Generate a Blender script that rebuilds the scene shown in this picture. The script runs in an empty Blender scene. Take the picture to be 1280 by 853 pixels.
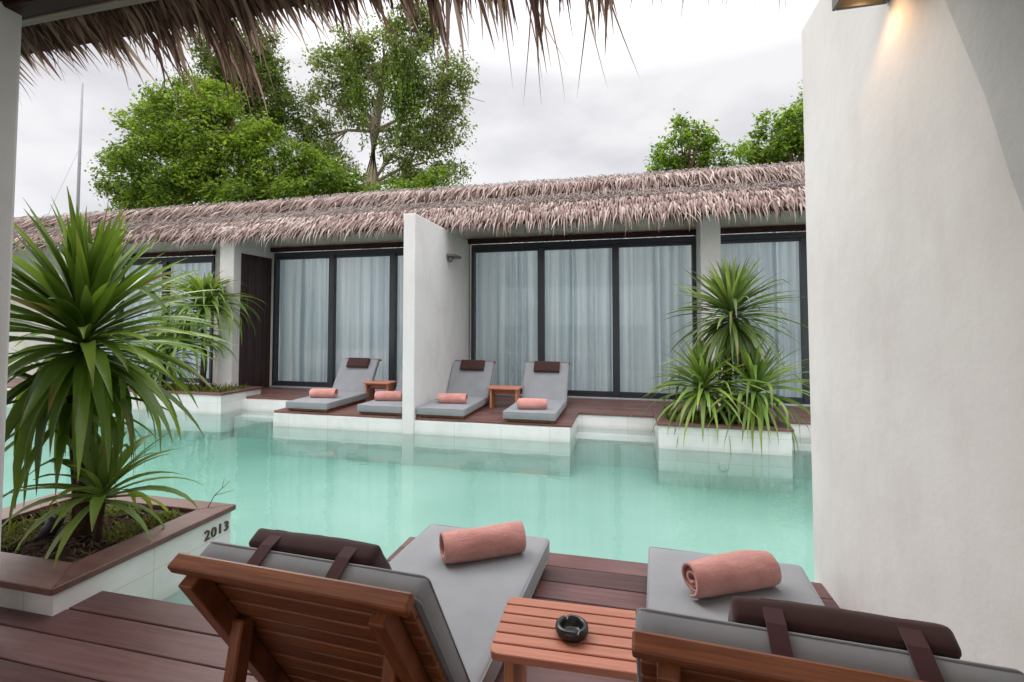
import bpy, bmesh, math, random
from mathutils import Vector, Matrix, noise

random.seed(7)
R = math.radians
scene = bpy.context.scene
col = scene.collection

# ------------------------------------------------------------------ helpers
def link(o, parent=None):
    col.objects.link(o)
    if parent is not None:
        o.parent = parent
    return o

def tag(o, label=None, cat=None, group=None, kind=None):
    if label: o['label'] = label
    if cat: o['category'] = cat
    if group: o['group'] = group
    if kind: o['kind'] = kind
    return o

def thing(name, label, cat, loc=(0, 0, 0), rz=0.0, group=None):
    o = bpy.data.objects.new(name, None)
    o.empty_display_size = 0.1
    o.location = loc
    o.rotation_euler = (0, 0, rz)
    link(o)
    return tag(o, label, cat, group)

def obj(name, bm, mat, parent=None, smooth=False, loc=None):
    me = bpy.data.meshes.new(name)
    bm.normal_update()
    if smooth:
        for f in bm.faces: f.smooth = True
    bm.to_mesh(me); bm.free()
    me.materials.append(mat)
    o = bpy.data.objects.new(name, me)
    if loc is not None: o.location = loc
    return link(o, parent)

def copy_tree(o, parent=None):
    c = o.copy(); col.objects.link(c)
    if parent is not None: c.parent = parent
    for ch in list(o.children): copy_tree(ch, c)
    return c

def BM(): return bmesh.new()

def add(bm, verts, faces, smooth=False):
    vs = [bm.verts.new(v) for v in verts]
    for f in faces:
        try:
            fc = bm.faces.new([vs[i] for i in f]); fc.smooth = smooth
        except ValueError: pass
    return vs

def box(bm, lo, hi, bev=0.0, seg=1, M=None, smooth=False):
    t = bmesh.new()
    x0, y0, z0 = lo; x1, y1, z1 = hi
    add(t, [(x0,y0,z0),(x1,y0,z0),(x1,y1,z0),(x0,y1,z0),(x0,y0,z1),(x1,y0,z1),(x1,y1,z1),(x0,y1,z1)],
        [(0,3,2,1),(4,5,6,7),(0,1,5,4),(1,2,6,5),(2,3,7,6),(3,0,4,7)])
    if bev > 0:
        bmesh.ops.bevel(t, geom=list(t.edges), offset=bev, segments=seg, profile=0.5, affect='EDGES', clamp_overlap=True)
    merge(bm, t, M, smooth)

def merge(bm, t, M=None, smooth=False):
    t.verts.index_update()
    vs = [bm.verts.new((M @ v.co) if M is not None else v.co) for v in t.verts]
    for f in t.faces:
        fc = bm.faces.new([vs[v.index] for v in f.verts]); fc.smooth = smooth or f.smooth
    t.free()

def prism(bm, poly, axis, a, b, bev=0.0, seg=1):
    """poly in the two other axes (cyclic order x,y,z without axis), extruded from a to b"""
    def P(p, v):
        return (v, p[0], p[1]) if axis == 0 else ((p[0], v, p[1]) if axis == 1 else (p[0], p[1], v))
    t = bmesh.new(); n = len(poly)
    add(t, [P(p, a) for p in poly] + [P(p, b) for p in poly],
        [tuple(range(n)), tuple(range(2*n-1, n-1, -1))] + [(i, (i+1) % n, n+(i+1) % n, n+i) for i in range(n)])
    bmesh.ops.recalc_face_normals(t, faces=list(t.faces))
    if bev > 0:
        bmesh.ops.bevel(t, geom=list(t.edges), offset=bev, segments=seg, profile=0.5, affect='EDGES', clamp_overlap=True)
    merge(bm, t)

def tube(bm, pts, rads, seg=8, cap=True):
    rings = []
    up = Vector((0, 0, 1))
    pts = [Vector(p) for p in pts]
    for i, p in enumerate(pts):
        d = (pts[min(i+1, len(pts)-1)] - pts[max(i-1, 0)]).normalized()
        a = d.cross(up)
        if a.length < 0.05: a = d.cross(Vector((1, 0, 0)))
        a.normalize(); b = d.cross(a).normalized()
        r = rads[i] if isinstance(rads, (list, tuple)) else rads
        rings.append([bm.verts.new(p + (a*math.cos(2*math.pi*k/seg) + b*math.sin(2*math.pi*k/seg))*r) for k in range(seg)])
    for i in range(len(rings)-1):
        for k in range(seg):
            f = bm.faces.new([rings[i][k], rings[i][(k+1) % seg], rings[i+1][(k+1) % seg], rings[i+1][k]]); f.smooth = True
    if cap:
        bm.faces.new(rings[0][::-1]); bm.faces.new(rings[-1])

def lathe(bm, prof, seg=40, cx=0, cy=0):
    rings = [[bm.verts.new((cx + r*math.cos(2*math.pi*k/seg), cy + r*math.sin(2*math.pi*k/seg), z)) for k in range(seg)] for r, z in prof]
    for i in range(len(rings)-1):
        for k in range(seg):
            f = bm.faces.new([rings[i][k], rings[i][(k+1) % seg], rings[i+1][(k+1) % seg], rings[i+1][k]]); f.smooth = True
    bm.faces.new(rings[0][::-1]); bm.faces.new(rings[-1])

# ------------------------------------------------------------------ materials
class MT:
    def __init__(s, name):
        s.m = bpy.data.materials.new(name); s.m.use_nodes = True
        s.nt = s.m.node_tree; s.nt.nodes.clear()
        s.out = s.n('ShaderNodeOutputMaterial')
    def n(s, t, **k):
        nd = s.nt.nodes.new(t)
        for a, v in k.items():
            if a in nd.inputs.keys() if hasattr(nd.inputs, 'keys') else False: nd.inputs[a].default_value = v
            else: setattr(nd, a, v)
        return nd
    def l(s, a, b): s.nt.links.new(a, b)
    def coord(s, scale=(1, 1, 1), kind='Object'):
        tc = s.n('ShaderNodeTexCoord'); mp = s.n('ShaderNodeMapping')
        s.l(tc.outputs[kind], mp.inputs['Vector']); mp.inputs['Scale'].default_value = scale
        return mp.outputs['Vector']
    def noise(s, vec, scale=5, detail=4, rough=0.55):
        n = s.n('ShaderNodeTexNoise'); s.l(vec, n.inputs['Vector'])
        n.inputs['Scale'].default_value = scale; n.inputs['Detail'].default_value = detail; n.inputs['Roughness'].default_value = rough
        return n.outputs['Fac']
    def ramp(s, fac, stops):
        r = s.n('ShaderNodeValToRGB'); s.l(fac, r.inputs['Fac'])
        el = r.color_ramp.elements
        while len(el) < len(stops): el.new(0.5)
        for e, (p, c) in zip(el, stops):
            e.position = p; e.color = (c[0], c[1], c[2], 1)
        return r.outputs['Color']
    def mix(s, fac, a, b, mode='MIX'):
        m = s.n('ShaderNodeMix', data_type='RGBA', blend_type=mode)
        for sock, v in ((m.inputs[0], fac), (m.inputs[6], a), (m.inputs[7], b)):
            if hasattr(v, 'links') or isinstance(v, bpy.types.NodeSocket): s.l(v, sock)
            elif isinstance(v, (int, float)): sock.default_value = v
            else: sock.default_value = (v[0], v[1], v[2], 1)
        return m.outputs[2]
    def math(s, op, a, b=0.0):
        m = s.n('ShaderNodeMath', operation=op)
        for sock, v in ((m.inputs[0], a), (m.inputs[1], b)):
            if isinstance(v, bpy.types.NodeSocket): s.l(v, sock)
            else: sock.default_value = v
        return m.outputs[0]
    def island(s):
        return s.n('ShaderNodeNewGeometry').outputs['Random Per Island']
    def objrand(s):
        return s.n('ShaderNodeObjectInfo').outputs['Random']
    def bump(s, h, strength=0.3, dist=0.01, normal=None):
        b = s.n('ShaderNodeBump'); s.l(h, b.inputs['Height'])
        b.inputs['Strength'].default_value = strength; b.inputs['Distance'].default_value = dist
        if normal is not None: s.l(normal, b.inputs['Normal'])
        return b.outputs['Normal']
    def bsdf(s, color, rough=0.6, spec=0.5, normal=None, **k):
        p = s.n('ShaderNodeBsdfPrincipled')
        if isinstance(color, bpy.types.NodeSocket): s.l(color, p.inputs['Base Color'])
        else: p.inputs['Base Color'].default_value = (*color, 1)
        if isinstance(rough, bpy.types.NodeSocket): s.l(rough, p.inputs['Roughness'])
        else: p.inputs['Roughness'].default_value = rough
        p.inputs['Specular IOR Level'].default_value = spec
        for a, v in k.items(): p.inputs[a.replace('_', ' ')].default_value = v
        if normal is not None: s.l(normal, p.inputs['Normal'])
        return p.outputs[0]
    def done(s, sh):
        s.l(sh, s.out.inputs['Surface']); return s.m

def wood_mat(name, dark, light, scale=(1.2, 22, 22), rough=0.5, vary=0.5, spec=0.4, bump=0.25, wear=0.0, wearcol=(0.3, 0.2, 0.18)):
    t = MT(name)
    rnd = t.island()
    tc = t.n('ShaderNodeTexCoord')
    off = t.n('ShaderNodeVectorMath', operation='ADD')
    sc = t.n('ShaderNodeVectorMath', operation='SCALE')
    cx = t.n('ShaderNodeCombineXYZ'); t.l(rnd, cx.inputs[0]); t.l(rnd, cx.inputs[1]); t.l(rnd, cx.inputs[2])
    t.l(cx.outputs[0], sc.inputs[0]); sc.inputs['Scale'].default_value = 37.0
    t.l(tc.outputs['Object'], off.inputs[0]); t.l(sc.outputs[0], off.inputs[1])
    mp = t.n('ShaderNodeMapping'); t.l(off.outputs[0], mp.inputs['Vector']); mp.inputs['Scale'].default_value = scale
    g = t.noise(mp.outputs['Vector'], 3.0, 6, 0.65)
    big = t.noise(off.outputs[0], 2.2, 4, 0.6)
    c = t.ramp(g, [(0.25, dark), (0.75, light)])
    v = t.math('ADD', t.math('MULTIPLY', rnd, vary), 1.0 - vary*0.5)
    hsv = t.n('ShaderNodeHueSaturation'); t.l(c, hsv.inputs['Color']); t.l(v, hsv.inputs['Value'])
    c2 = hsv.outputs['Color']
    if wear > 0:
        w = t.ramp(big, [(0.45, (0, 0, 0)), (0.75, (wear, wear, wear))])
        c2 = t.mix(w, c2, wearcol)
    rg = t.math('ADD', t.math('MULTIPLY', big, 0.3), rough - 0.15)
    return t.done(t.bsdf(c2, rg, spec, t.bump(g, bump, 0.004)))

M = {}
# white plaster: soft trowel marks and faint grime
def plaster(name, c, c2, bs=0.2):
    t = MT(name); v = t.coord()
    n1 = t.noise(v, 1.1, 4, 0.55); n2 = t.noise(v, 6, 5, 0.55); n3 = t.noise(t.coord((2.2, 2.2, 1.1)), 1.7, 6, 0.65); n4 = t.noise(v, 45, 3, 0.6)
    k = t.ramp(n1, [(0.32, c2), (0.6, c)])
    st = t.ramp(n3, [(0.30, (0.90, 0.88, 0.87)), (0.54, (1, 1, 1))])
    k = t.mix(0.8, k, st, 'MULTIPLY')
    h = t.math('ADD', t.math('MULTIPLY', n2, 1.0), t.math('ADD', t.math('MULTIPLY', n1, 1.5), t.math('MULTIPLY', n4, 0.08)))
    return t.done(t.bsdf(k, 0.85, 0.2, t.bump(h, bs, 0.02)))
M['plaster'] = plaster('white_plaster', (0.70, 0.678, 0.664), (0.655, 0.628, 0.615))
M['cement'] = plaster('grey_cement', (0.55, 0.55, 0.55), (0.46, 0.46, 0.46), 0.4)
M['lintel'] = plaster('lintel_plaster', (0.62, 0.60, 0.54), (0.54, 0.52, 0.46))

def tile_mat():
    t = MT('white_pool_tile'); tc = t.n('ShaderNodeTexCoord'); sep = t.n('ShaderNodeSeparateXYZ'); t.l(tc.outputs['Object'], sep.inputs[0])
    cmb = t.n('ShaderNodeCombineXYZ'); t.l(t.math('ADD', sep.outputs[0], sep.outputs[1]), cmb.inputs[0]); t.l(t.math('ADD', sep.outputs[2], 0.03), cmb.inputs[1])
    b = t.n('ShaderNodeTexBrick'); t.l(cmb.outputs[0], b.inputs['Vector'])
    b.inputs['Color1'].default_value = (0.70, 0.69, 0.675, 1); b.inputs['Color2'].default_value = (0.78, 0.77, 0.755, 1)
    b.inputs['Mortar'].default_value = (0.58, 0.57, 0.55, 1); b.inputs['Scale'].default_value = 1.0
    b.inputs['Mortar Size'].default_value = 0.003; b.inputs['Brick Width'].default_value = 0.6; b.inputs['Row Height'].default_value = 0.3
    b.offset = 0.0
    n = t.noise(t.coord(), 4, 5, 0.6)
    k = t.mix(0.8, b.outputs['Color'], t.ramp(n, [(0.3, (0.86, 0.86, 0.84)), (0.6, (1, 1, 1))]), 'MULTIPLY')
    wl = t.math('ABSOLUTE', t.math('ADD', sep.outputs[2], t.math('ADD', 0.178, t.math('MULTIPLY', n, 0.02))))
    st = t.ramp(t.math('MULTIPLY', wl, 25.0), [(0.1, (0.80, 0.83, 0.78)), (0.9, (1, 1, 1))])
    k = t.mix(0.7, k, st, 'MULTIPLY')
    return t.done(t.bsdf(k, 0.35, 0.45, t.bump(n, 0.1, 0.004)))
M['tile'] = tile_mat()

def poolfloor():
    t = MT('pool_floor_tile'); v = t.coord()
    n = t.noise(v, 0.7, 3, 0.5)
    k = t.ramp(n, [(0.3, (0.36, 0.435, 0.40)), (0.7, (0.485, 0.53, 0.495))])
    return t.done(t.bsdf(k, 0.6, 0.3))
M['poolfloor'] = poolfloor()

def water_mat():
    t = MT('pool_water')
    v = t.coord((1.0, 1.6, 1))
    n = t.noise(v, 2.2, 3, 0.5); n2 = t.noise(v, 9, 2, 0.5)
    h = t.math('ADD', n, t.math('MULTIPLY', n2, 0.15))
    nb = t.bump(h, 0.14, 0.03)
    fr = t.n('ShaderNodeFresnel'); fr.inputs['IOR'].default_value = 1.33; t.l(nb, fr.inputs['Normal'])
    gl = t.n('ShaderNodeBsdfGlossy'); gl.inputs['Roughness'].default_value = 0.015; t.l(nb, gl.inputs['Normal'])
    gl.inputs['Color'].default_value = (0.95, 0.97, 0.97, 1)
    tr = t.n('ShaderNodeBsdfTransparent'); tr.inputs['Color'].default_value = (0.97, 1, 0.99, 1)
    mx = t.n('ShaderNodeMixShader'); t.l(fr.outputs[0], mx.inputs[0]); t.l(tr.outputs[0], mx.inputs[1]); t.l(gl.outputs[0], mx.inputs[2])
    va = t.n('ShaderNodeVolumeAbsorption'); va.inputs['Color'].default_value = (0.61, 0.925, 0.855, 1); va.inputs['Density'].default_value = 0.80
    t.l(va.outputs[0], t.out.inputs['Volume'])
    return t.done(mx.outputs[0])
M['water'] = water_mat()

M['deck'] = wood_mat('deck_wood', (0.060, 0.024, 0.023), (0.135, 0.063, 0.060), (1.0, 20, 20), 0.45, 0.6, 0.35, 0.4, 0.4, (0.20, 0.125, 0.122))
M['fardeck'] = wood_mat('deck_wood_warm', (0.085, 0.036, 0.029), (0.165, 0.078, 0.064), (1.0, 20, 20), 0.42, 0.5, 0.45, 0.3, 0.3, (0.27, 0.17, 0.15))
M['rim'] = wood_mat('rim_wood', (0.09, 0.036, 0.029), (0.175, 0.082, 0.07), (2.5, 9, 14), 0.45, 0.25, 0.4, 0.2, 0.3, (0.26, 0.17, 0.15))
M['teak'] = wood_mat('teak_wood', (0.085, 0.022, 0.009), (0.255, 0.085, 0.031), (1.4, 30, 30), 0.42, 0.35, 0.4, 0.2)
M['table'] = wood_mat('table_wood', (0.35, 0.125, 0.075), (0.52, 0.215, 0.14), (1.4, 30, 30), 0.45, 0.22, 0.4, 0.15)
M['beam'] = wood_mat('dark_beam_wood', (0.018, 0.006, 0.006), (0.05, 0.018, 0.017), (1.2, 20, 20), 0.6, 0.2, 0.2, 0.2)
M['plate'] = wood_mat('weathered_plate_wood', (0.16, 0.13, 0.105), (0.27, 0.225, 0.19), (1.2, 20, 20), 0.6, 0.2, 0.3, 0.2)
M['slatwall'] = wood_mat('dark_slat_wood', (0.020, 0.008, 0.008), (0.050, 0.022, 0.021), (20, 20, 1.2), 0.5, 0.5, 0.4, 0.2)

def fabric(name, c, amount=0.06, scale=900, rough=0.85, sheen=0.2, bs=0.15):
    t = MT(name); v = t.coord()
    w = t.n('ShaderNodeTexNoise'); t.l(v, w.inputs['Vector']); w.inputs['Scale'].default_value = scale
    big = t.noise(v, 6, 4, 0.6)
    k = t.ramp(big, [(0.3, tuple(x*(1-amount) for x in c)), (0.7, tuple(x*(1+amount) for x in c))])
    h = t.math('ADD', t.math('MULTIPLY', w.outputs['Fac'], 0.25), big)
    return t.done(t.bsdf(k, rough, 0.2, t.bump(h, bs, 0.01), Sheen_Weight=sheen))
M['grey'] = fabric('grey_canvas', (0.235, 0.243, 0.254), 0.07)
M['brown'] = fabric('brown_canvas', (0.046, 0.019, 0.017), 0.12)
M['strap'] = fabric('strap_canvas', (0.060, 0.022, 0.023), 0.10)
def towel_mat():
    t = MT('pink_terry'); v = t.coord(kind='Object')
    n = t.noise(v, 260, 3, 0.7); b = t.noise(t.coord((8, 20, 20)), 1.2, 5, 0.65)
    k = t.ramp(b, [(0.3, (0.50, 0.215, 0.185)), (0.7, (0.64, 0.31, 0.27))])
    h = t.math('ADD', n, t.math('MULTIPLY', b, 2.4))
    return t.done(t.bsdf(k, 0.95, 0.1, t.bump(h, 0.6, 0.012), Sheen_Weight=0.3))
M['towel'] = towel_mat()

def simple(name, c, rough=0.5, spec=0.5, **k):
    t = MT(name); n = t.noise(t.coord(), 12, 4, 0.6)
    kk = t.ramp(n, [(0.3, tuple(x*0.9 for x in c)), (0.7, tuple(min(1, x*1.1) for x in c))])
    return t.done(t.bsdf(kk, rough, spec, t.bump(n, 0.05, 0.003), **k))
M['frame'] = simple('dark_aluminium', (0.022, 0.026, 0.032), 0.35)
M['track'] = simple('silver_track', (0.55, 0.56, 0.58), 0.4, 0.5, Metallic=0.6)
M['black'] = simple('black_ceramic', (0.012, 0.012, 0.012), 0.3)
M['spot'] = simple('charcoal_metal', (0.045, 0.045, 0.06), 0.5)
M['digit'] = simple('bronze', (0.09, 0.065, 0.035), 0.45, 0.5, Metallic=0.3)
M['lamp'] = simple('lamp_metal', (0.12, 0.105, 0.09), 0.5)
M['room'] = simple('room_paint', (0.55, 0.53, 0.50), 0.9, 0.1)
M['poollight'] = simple('pool_light_lens', (0.55, 0.60, 0.58), 0.3)
M['mast'] = simple('galvanised_mast', (0.30, 0.31, 0.33), 0.5)

def curtain_mat():
    t = MT('sheer_curtain'); v = t.coord((9, 9, 0.12)); n = t.noise(v, 1.0, 5, 0.7)
    k = t.ramp(n, [(0.36, (0.47, 0.56, 0.615)), (0.64, (0.75, 0.82, 0.86))])  # vertical tone streaks paint the light and shade of the pleats
    d = t.bsdf(k, 0.9, 0.1)
    tl = t.n('ShaderNodeBsdfTranslucent'); t.l(k, tl.inputs['Color'])
    mx = t.n('ShaderNodeMixShader'); mx.inputs[0].default_value = 0.42; t.l(d, mx.inputs[1]); t.l(tl.outputs[0], mx.inputs[2])
    return t.done(mx.outputs[0])
M['curtain'] = curtain_mat()

def glass_mat():
    t = MT('window_glass')
    fr = t.n('ShaderNodeFresnel'); fr.inputs['IOR'].default_value = 1.5
    gl = t.n('ShaderNodeBsdfGlossy'); gl.inputs['Roughness'].default_value = 0.01
    tr = t.n('ShaderNodeBsdfTransparent'); tr.inputs['Color'].default_value = (0.93, 0.97, 0.985, 1)
    f = t.math('ADD', t.math('MULTIPLY', fr.outputs[0], 0.9), 0.0)
    mx = t.n('ShaderNodeMixShader'); t.l(f, mx.inputs[0]); t.l(tr.outputs[0], mx.inputs[1]); t.l(gl.outputs[0], mx.inputs[2])
    return t.done(mx.outputs[0])
M['glass'] = glass_mat()

def leafy(name, stops, trans=0.3, rough=0.45, spec=0.4, transcol=1.3, nscale=1.1, dry=False):
    t = MT(name); r = t.island()
    n = t.noise(t.coord(), nscale, 3, 0.6)
    f = t.math('ADD', t.math('MULTIPLY', r, 0.45), t.math('SUBTRACT', t.math('MULTIPLY', n, 1.0), 0.22))
    k = t.ramp(f, stops)
    if dry:
        at = t.n('ShaderNodeAttribute'); at.attribute_name = 'tip'
        k = t.mix(t.math('MULTIPLY', at.outputs['Fac'], 0.85), k, (0.22, 0.15, 0.06))
    d = t.bsdf(k, rough, spec)
    tl = t.n('ShaderNodeBsdfTranslucent')
    g = t.mix(1.0, k, (transcol, transcol, transcol*0.6), 'MULTIPLY'); t.l(g, tl.inputs['Color'])
    mx = t.n('ShaderNodeMixShader'); mx.inputs[0].default_value = trans; t.l(d, mx.inputs[1]); t.l(tl.outputs[0], mx.inputs[2])
    return t.done(mx.outputs[0])
M['strapleaf'] = leafy('strap_leaf', [(0.15, (0.055, 0.10, 0.014)), (0.5, (0.14, 0.235, 0.03)), (0.85, (0.28, 0.38, 0.06))], 0.35, 0.36, 0.5, dry=True)
M['youngleaf'] = leafy('young_strap_leaf', [(0.15, (0.075, 0.15, 0.03)), (0.5, (0.15, 0.25, 0.045)), (0.85, (0.28, 0.36, 0.06))], 0.3, 0.4, 0.5, dry=True)
M['paleleaf'] = leafy('pale_strap_leaf', [(0.15, (0.09, 0.16, 0.035)), (0.5, (0.19, 0.29, 0.06)), (0.85, (0.36, 0.43, 0.08))], 0.35, 0.4, 0.5, dry=True)
M['farleaf'] = leafy('far_strap_leaf', [(0.15, (0.06, 0.10, 0.03)), (0.5, (0.14, 0.21, 0.055)), (0.85, (0.30, 0.38, 0.10))], 0.35, 0.4, 0.5, dry=True)
M['tree1'] = leafy('broad_leaf', [(0.2, (0.055, 0.105, 0.02)), (0.5, (0.15, 0.235, 0.032)), (0.8, (0.30, 0.40, 0.055))], 0.45, 0.5, 0.35, 1.3, 0.55)
M['tree2'] = leafy('olive_leaf', [(0.2, (0.06, 0.09, 0.03)), (0.5, (0.155, 0.20, 0.065)), (0.8, (0.30, 0.36, 0.12))], 0.45, 0.5, 0.35)
M['tree3'] = leafy('dark_leaf', [(0.2, (0.05, 0.085, 0.022)), (0.5, (0.11, 0.165, 0.04)), (0.8, (0.20, 0.27, 0.06))], 0.4, 0.5, 0.35)
M['tree4'] = leafy('fresh_leaf', [(0.2, (0.06, 0.115, 0.02)), (0.5, (0.15, 0.25, 0.035)), (0.8, (0.30, 0.42, 0.06))], 0.45, 0.5, 0.35)
M['moss'] = leafy('ground_leaf', [(0.2, (0.07, 0.085, 0.015)), (0.5, (0.14, 0.16, 0.025)), (0.8, (0.24, 0.26, 0.045))], 0.3, 0.6, 0.3)
def bark(name, a, b):
    t = MT(name); v = t.coord((9, 9, 2.0)); n = t.noise(v, 3, 6, 0.7)
    return t.done(t.bsdf(t.ramp(n, [(0.3, a), (0.7, b)]), 0.9, 0.2, t.bump(n, 0.7, 0.02)))
M['bark'] = bark('bark', (0.10, 0.065, 0.045), (0.25, 0.18, 0.13))
M['palebark'] = bark('pale_bark', (0.20, 0.14, 0.10), (0.42, 0.33, 0.26))
M['plantbark'] = bark('plant_stem', (0.035, 0.018, 0.012), (0.11, 0.065, 0.045))
def soil():
    t = MT('soil'); n = t.noise(t.coord(), 40, 6, 0.7)
    return t.done(t.bsdf(t.ramp(n, [(0.3, (0.018, 0.011, 0.007)), (0.7, (0.085, 0.055, 0.038))]), 0.95, 0.1, t.bump(n, 1.0, 0.02)))
M['soil'] = soil()
def thatch(name, stops, trans=0.12):
    t = MT(name); r = t.island(); n = t.noise(t.coord(), 3.0, 4, 0.6)
    n2 = t.noise(t.coord(), 0.8, 3, 0.6)
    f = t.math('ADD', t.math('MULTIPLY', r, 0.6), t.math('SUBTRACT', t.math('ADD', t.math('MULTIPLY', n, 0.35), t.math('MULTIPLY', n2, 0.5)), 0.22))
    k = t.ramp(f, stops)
    d = t.bsdf(k, 0.8, 0.2)
    tl = t.n('ShaderNodeBsdfTranslucent'); t.l(k, tl.inputs['Color'])
    mx = t.n('ShaderNodeMixShader'); mx.inputs[0].default_value = trans; t.l(d, mx.inputs[1]); t.l(tl.outputs[0], mx.inputs[2])
    return t.done(mx.outputs[0])
M['thatch'] = thatch('pink_grey_thatch', [(0.12, (0.09, 0.05, 0.042)), (0.32, (0.235, 0.155, 0.135)), (0.6, (0.36, 0.27, 0.235)), (0.88, (0.57, 0.475, 0.42))])
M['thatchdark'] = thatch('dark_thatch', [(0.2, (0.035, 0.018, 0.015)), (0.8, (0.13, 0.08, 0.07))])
M['thatchgrey'] = thatch('grey_thatch', [(0.15, (0.13, 0.10, 0.088)), (0.5, (0.235, 0.19, 0.17)), (0.85, (0.33, 0.27, 0.245))])
M['thatchnear'] = thatch('brown_thatch', [(0.12, (0.065, 0.03, 0.026)), (0.4, (0.17, 0.10, 0.08)), (0.65, (0.38, 0.285, 0.215)), (0.9, (0.56, 0.47, 0.35))], 0.45)
def groundmat():
    t = MT('grass_ground'); n = t.noise(t.coord(), 1.3, 6, 0.7)
    return t.done(t.bsdf(t.ramp(n, [(0.3, (0.05, 0.06, 0.025)), (0.7, (0.11, 0.11, 0.06))]), 0.95, 0.1))
M['ground'] = groundmat()

# ------------------------------------------------------------------ setting
ZW = -0.20           # water level
ZF = -0.60           # pool floor
bm = BM()
BIG = 400
for (x0, x1, y0, y1) in ((-BIG, -16, -BIG, BIG), (12, BIG, -BIG, BIG), (-16, 12, 12, BIG), (-16, 12, -BIG, -5)):
    add(bm, [(x0, y0, -0.06), (x1, y0, -0.06), (x1, y1, -0.06), (x0, y1, -0.06)], [(0, 1, 2, 3)])
bmesh.ops.remove_doubles(bm, verts=bm.verts, dist=1e-4)
tag(obj('ground', bm, M['ground']), kind='structure')

bm = BM()
add(bm, [(-16, -5, ZF), (12, -5, ZF), (12, 12, ZF), (-16, 12, ZF)], [(0, 1, 2, 3)])
box(bm, (-16, -5, -1.3), (-14, 12, -0.07)); box(bm, (9.5, -5, -1.3), (12, 12, -0.07))
tag(obj('pool_basin', bm, M['poolfloor']), kind='structure')

# blocks that carry the decks: their faces are the white pool walls
bm = BM()
FE, FM, NE, NM = 5.72, 6.62, 2.53, 1.70
box(bm, (-14, FM, -1.3), (9.5, 12, -0.034))
box(bm, (-4.77, FE, -1.3), (-0.68, FM+0.01, -0.034))
box(bm, (-0.69, 6.25, -1.3), (0.34, FM+0.01, -0.27))          # submerged step
box(bm, (-6.1, 6.45, -1.3), (-4.76, FM+0.21, -0.27))
box(bm, (1.665, 6.25, -1.3), (3.6, FM+0.01, -0.27))
box(bm, (3.6, FE, -1.3), (8.0, FM+0.01, -0.034))
box(bm, (-14, -5, -1.3), (9.5, NM, -0.034))
box(bm, (-1.19, NM-0.01, -1.3), (3.0, NE, -0.034))
box(bm, (-10, NM-0.01, -1.3), (-5.6, NE, -0.034))
tag(obj('pool_wall', bm, M['tile']), kind='structure')

bm = BM()
box(bm, (-15, -4, ZF-0.05), (11, 8.2, ZW))
tag(obj('water', bm, M['water']), kind='structure')

def planks(bm, x0, x1, y0, y1, w=0.142, gap=0.005, z0=-0.030, z1=0.0, rnd=None):
    rnd = rnd or random
    y = y1
    while y - w > y0 - w*0.5:
        ya = max(y0, y - w)
        x = x0
        while x < x1 - 0.01:
            xe = min(x1, x + rnd.uniform(1.6, 3.4))
            if x1 - xe < 0.7: xe = x1
            dz = rnd.uniform(-0.0015, 0.0)
            box(bm, (x, ya + gap, z0 + rnd.uniform(-.0005, .0005)), (xe - (0.003 if xe < x1 else 0), y, z1 + dz), 0.003)
            x = xe
        y -= w
bm = BM()
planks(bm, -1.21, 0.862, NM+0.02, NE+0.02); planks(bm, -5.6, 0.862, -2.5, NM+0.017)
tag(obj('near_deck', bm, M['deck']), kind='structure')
bm = BM()
planks(bm, -4.79, -0.66, FE-0.02, FM-0.02)
planks(bm, -6.1, -4.79, FM+0.19, FM+0.33); planks(bm, -14, 9.0, FM+0.1, 7.86); planks(bm, -4.79, 9.0, FM-0.022, FM+0.1)
planks(bm, 3.58, 8.0, FE-0.02, FM-0.02)
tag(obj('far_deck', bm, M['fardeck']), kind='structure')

# ------------------------------------------------------------------ thatch strips
def strip(bm, p, d, length, width, droop, side=None, n=3, rnd=random, curl=0.0):
    """a dry leaf: tapered ribbon with a shallow fold, starting at p along d, bending down by droop (radians)"""
    p = Vector(p); d = Vector(d).normalized()
    s = side if side is not None else d.cross(Vector((0, 0, 1)))
    s = Vector(s).normalized()
    roll = rnd.uniform(-0.5, 0.5)
    s = (Matrix.Rotation(roll, 3, d) @ s).normalized()
    rows = []
    step = length / n
    for i in range(n+1):
        t = i / n
        w = width * (0.75 + 0.5*t if t < 0.4 else max(0.06, 0.95*(1 - (t-0.4)/0.6) + 0.06)) * 0.5
        rows.append((p - s*w, p + s*w))
        ax = d.cross(Vector((0, 0, -1)))
        if ax.length > 1e-3: d = Matrix.Rotation(droop/n, 3, ax.normalized()) @ d
        if curl: d = (d + s*curl/n).normalized()
        p = p + d*step
    vs = [bm.verts.new(v) for r in rows for v in r]
    for i in range(n):
        bm.faces.new([vs[2*i], vs[2*i+1], vs[2*i+3], vs[2*i+2]])

# ------------------------------------------------------------------ far bungalow
WY = 7.90
bung = thing('bungalow', 'low white bungalow row with thatched roof and curtained glass doors across the pool', 'building', (0, WY, 0))
def bobj(name, bm, mat, parent=bung, smooth=False):
    bmesh.ops.translate(bm, verts=bm.verts, vec=(0, -WY, 0))
    return obj(name, bm, mat, parent, smooth)

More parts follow.
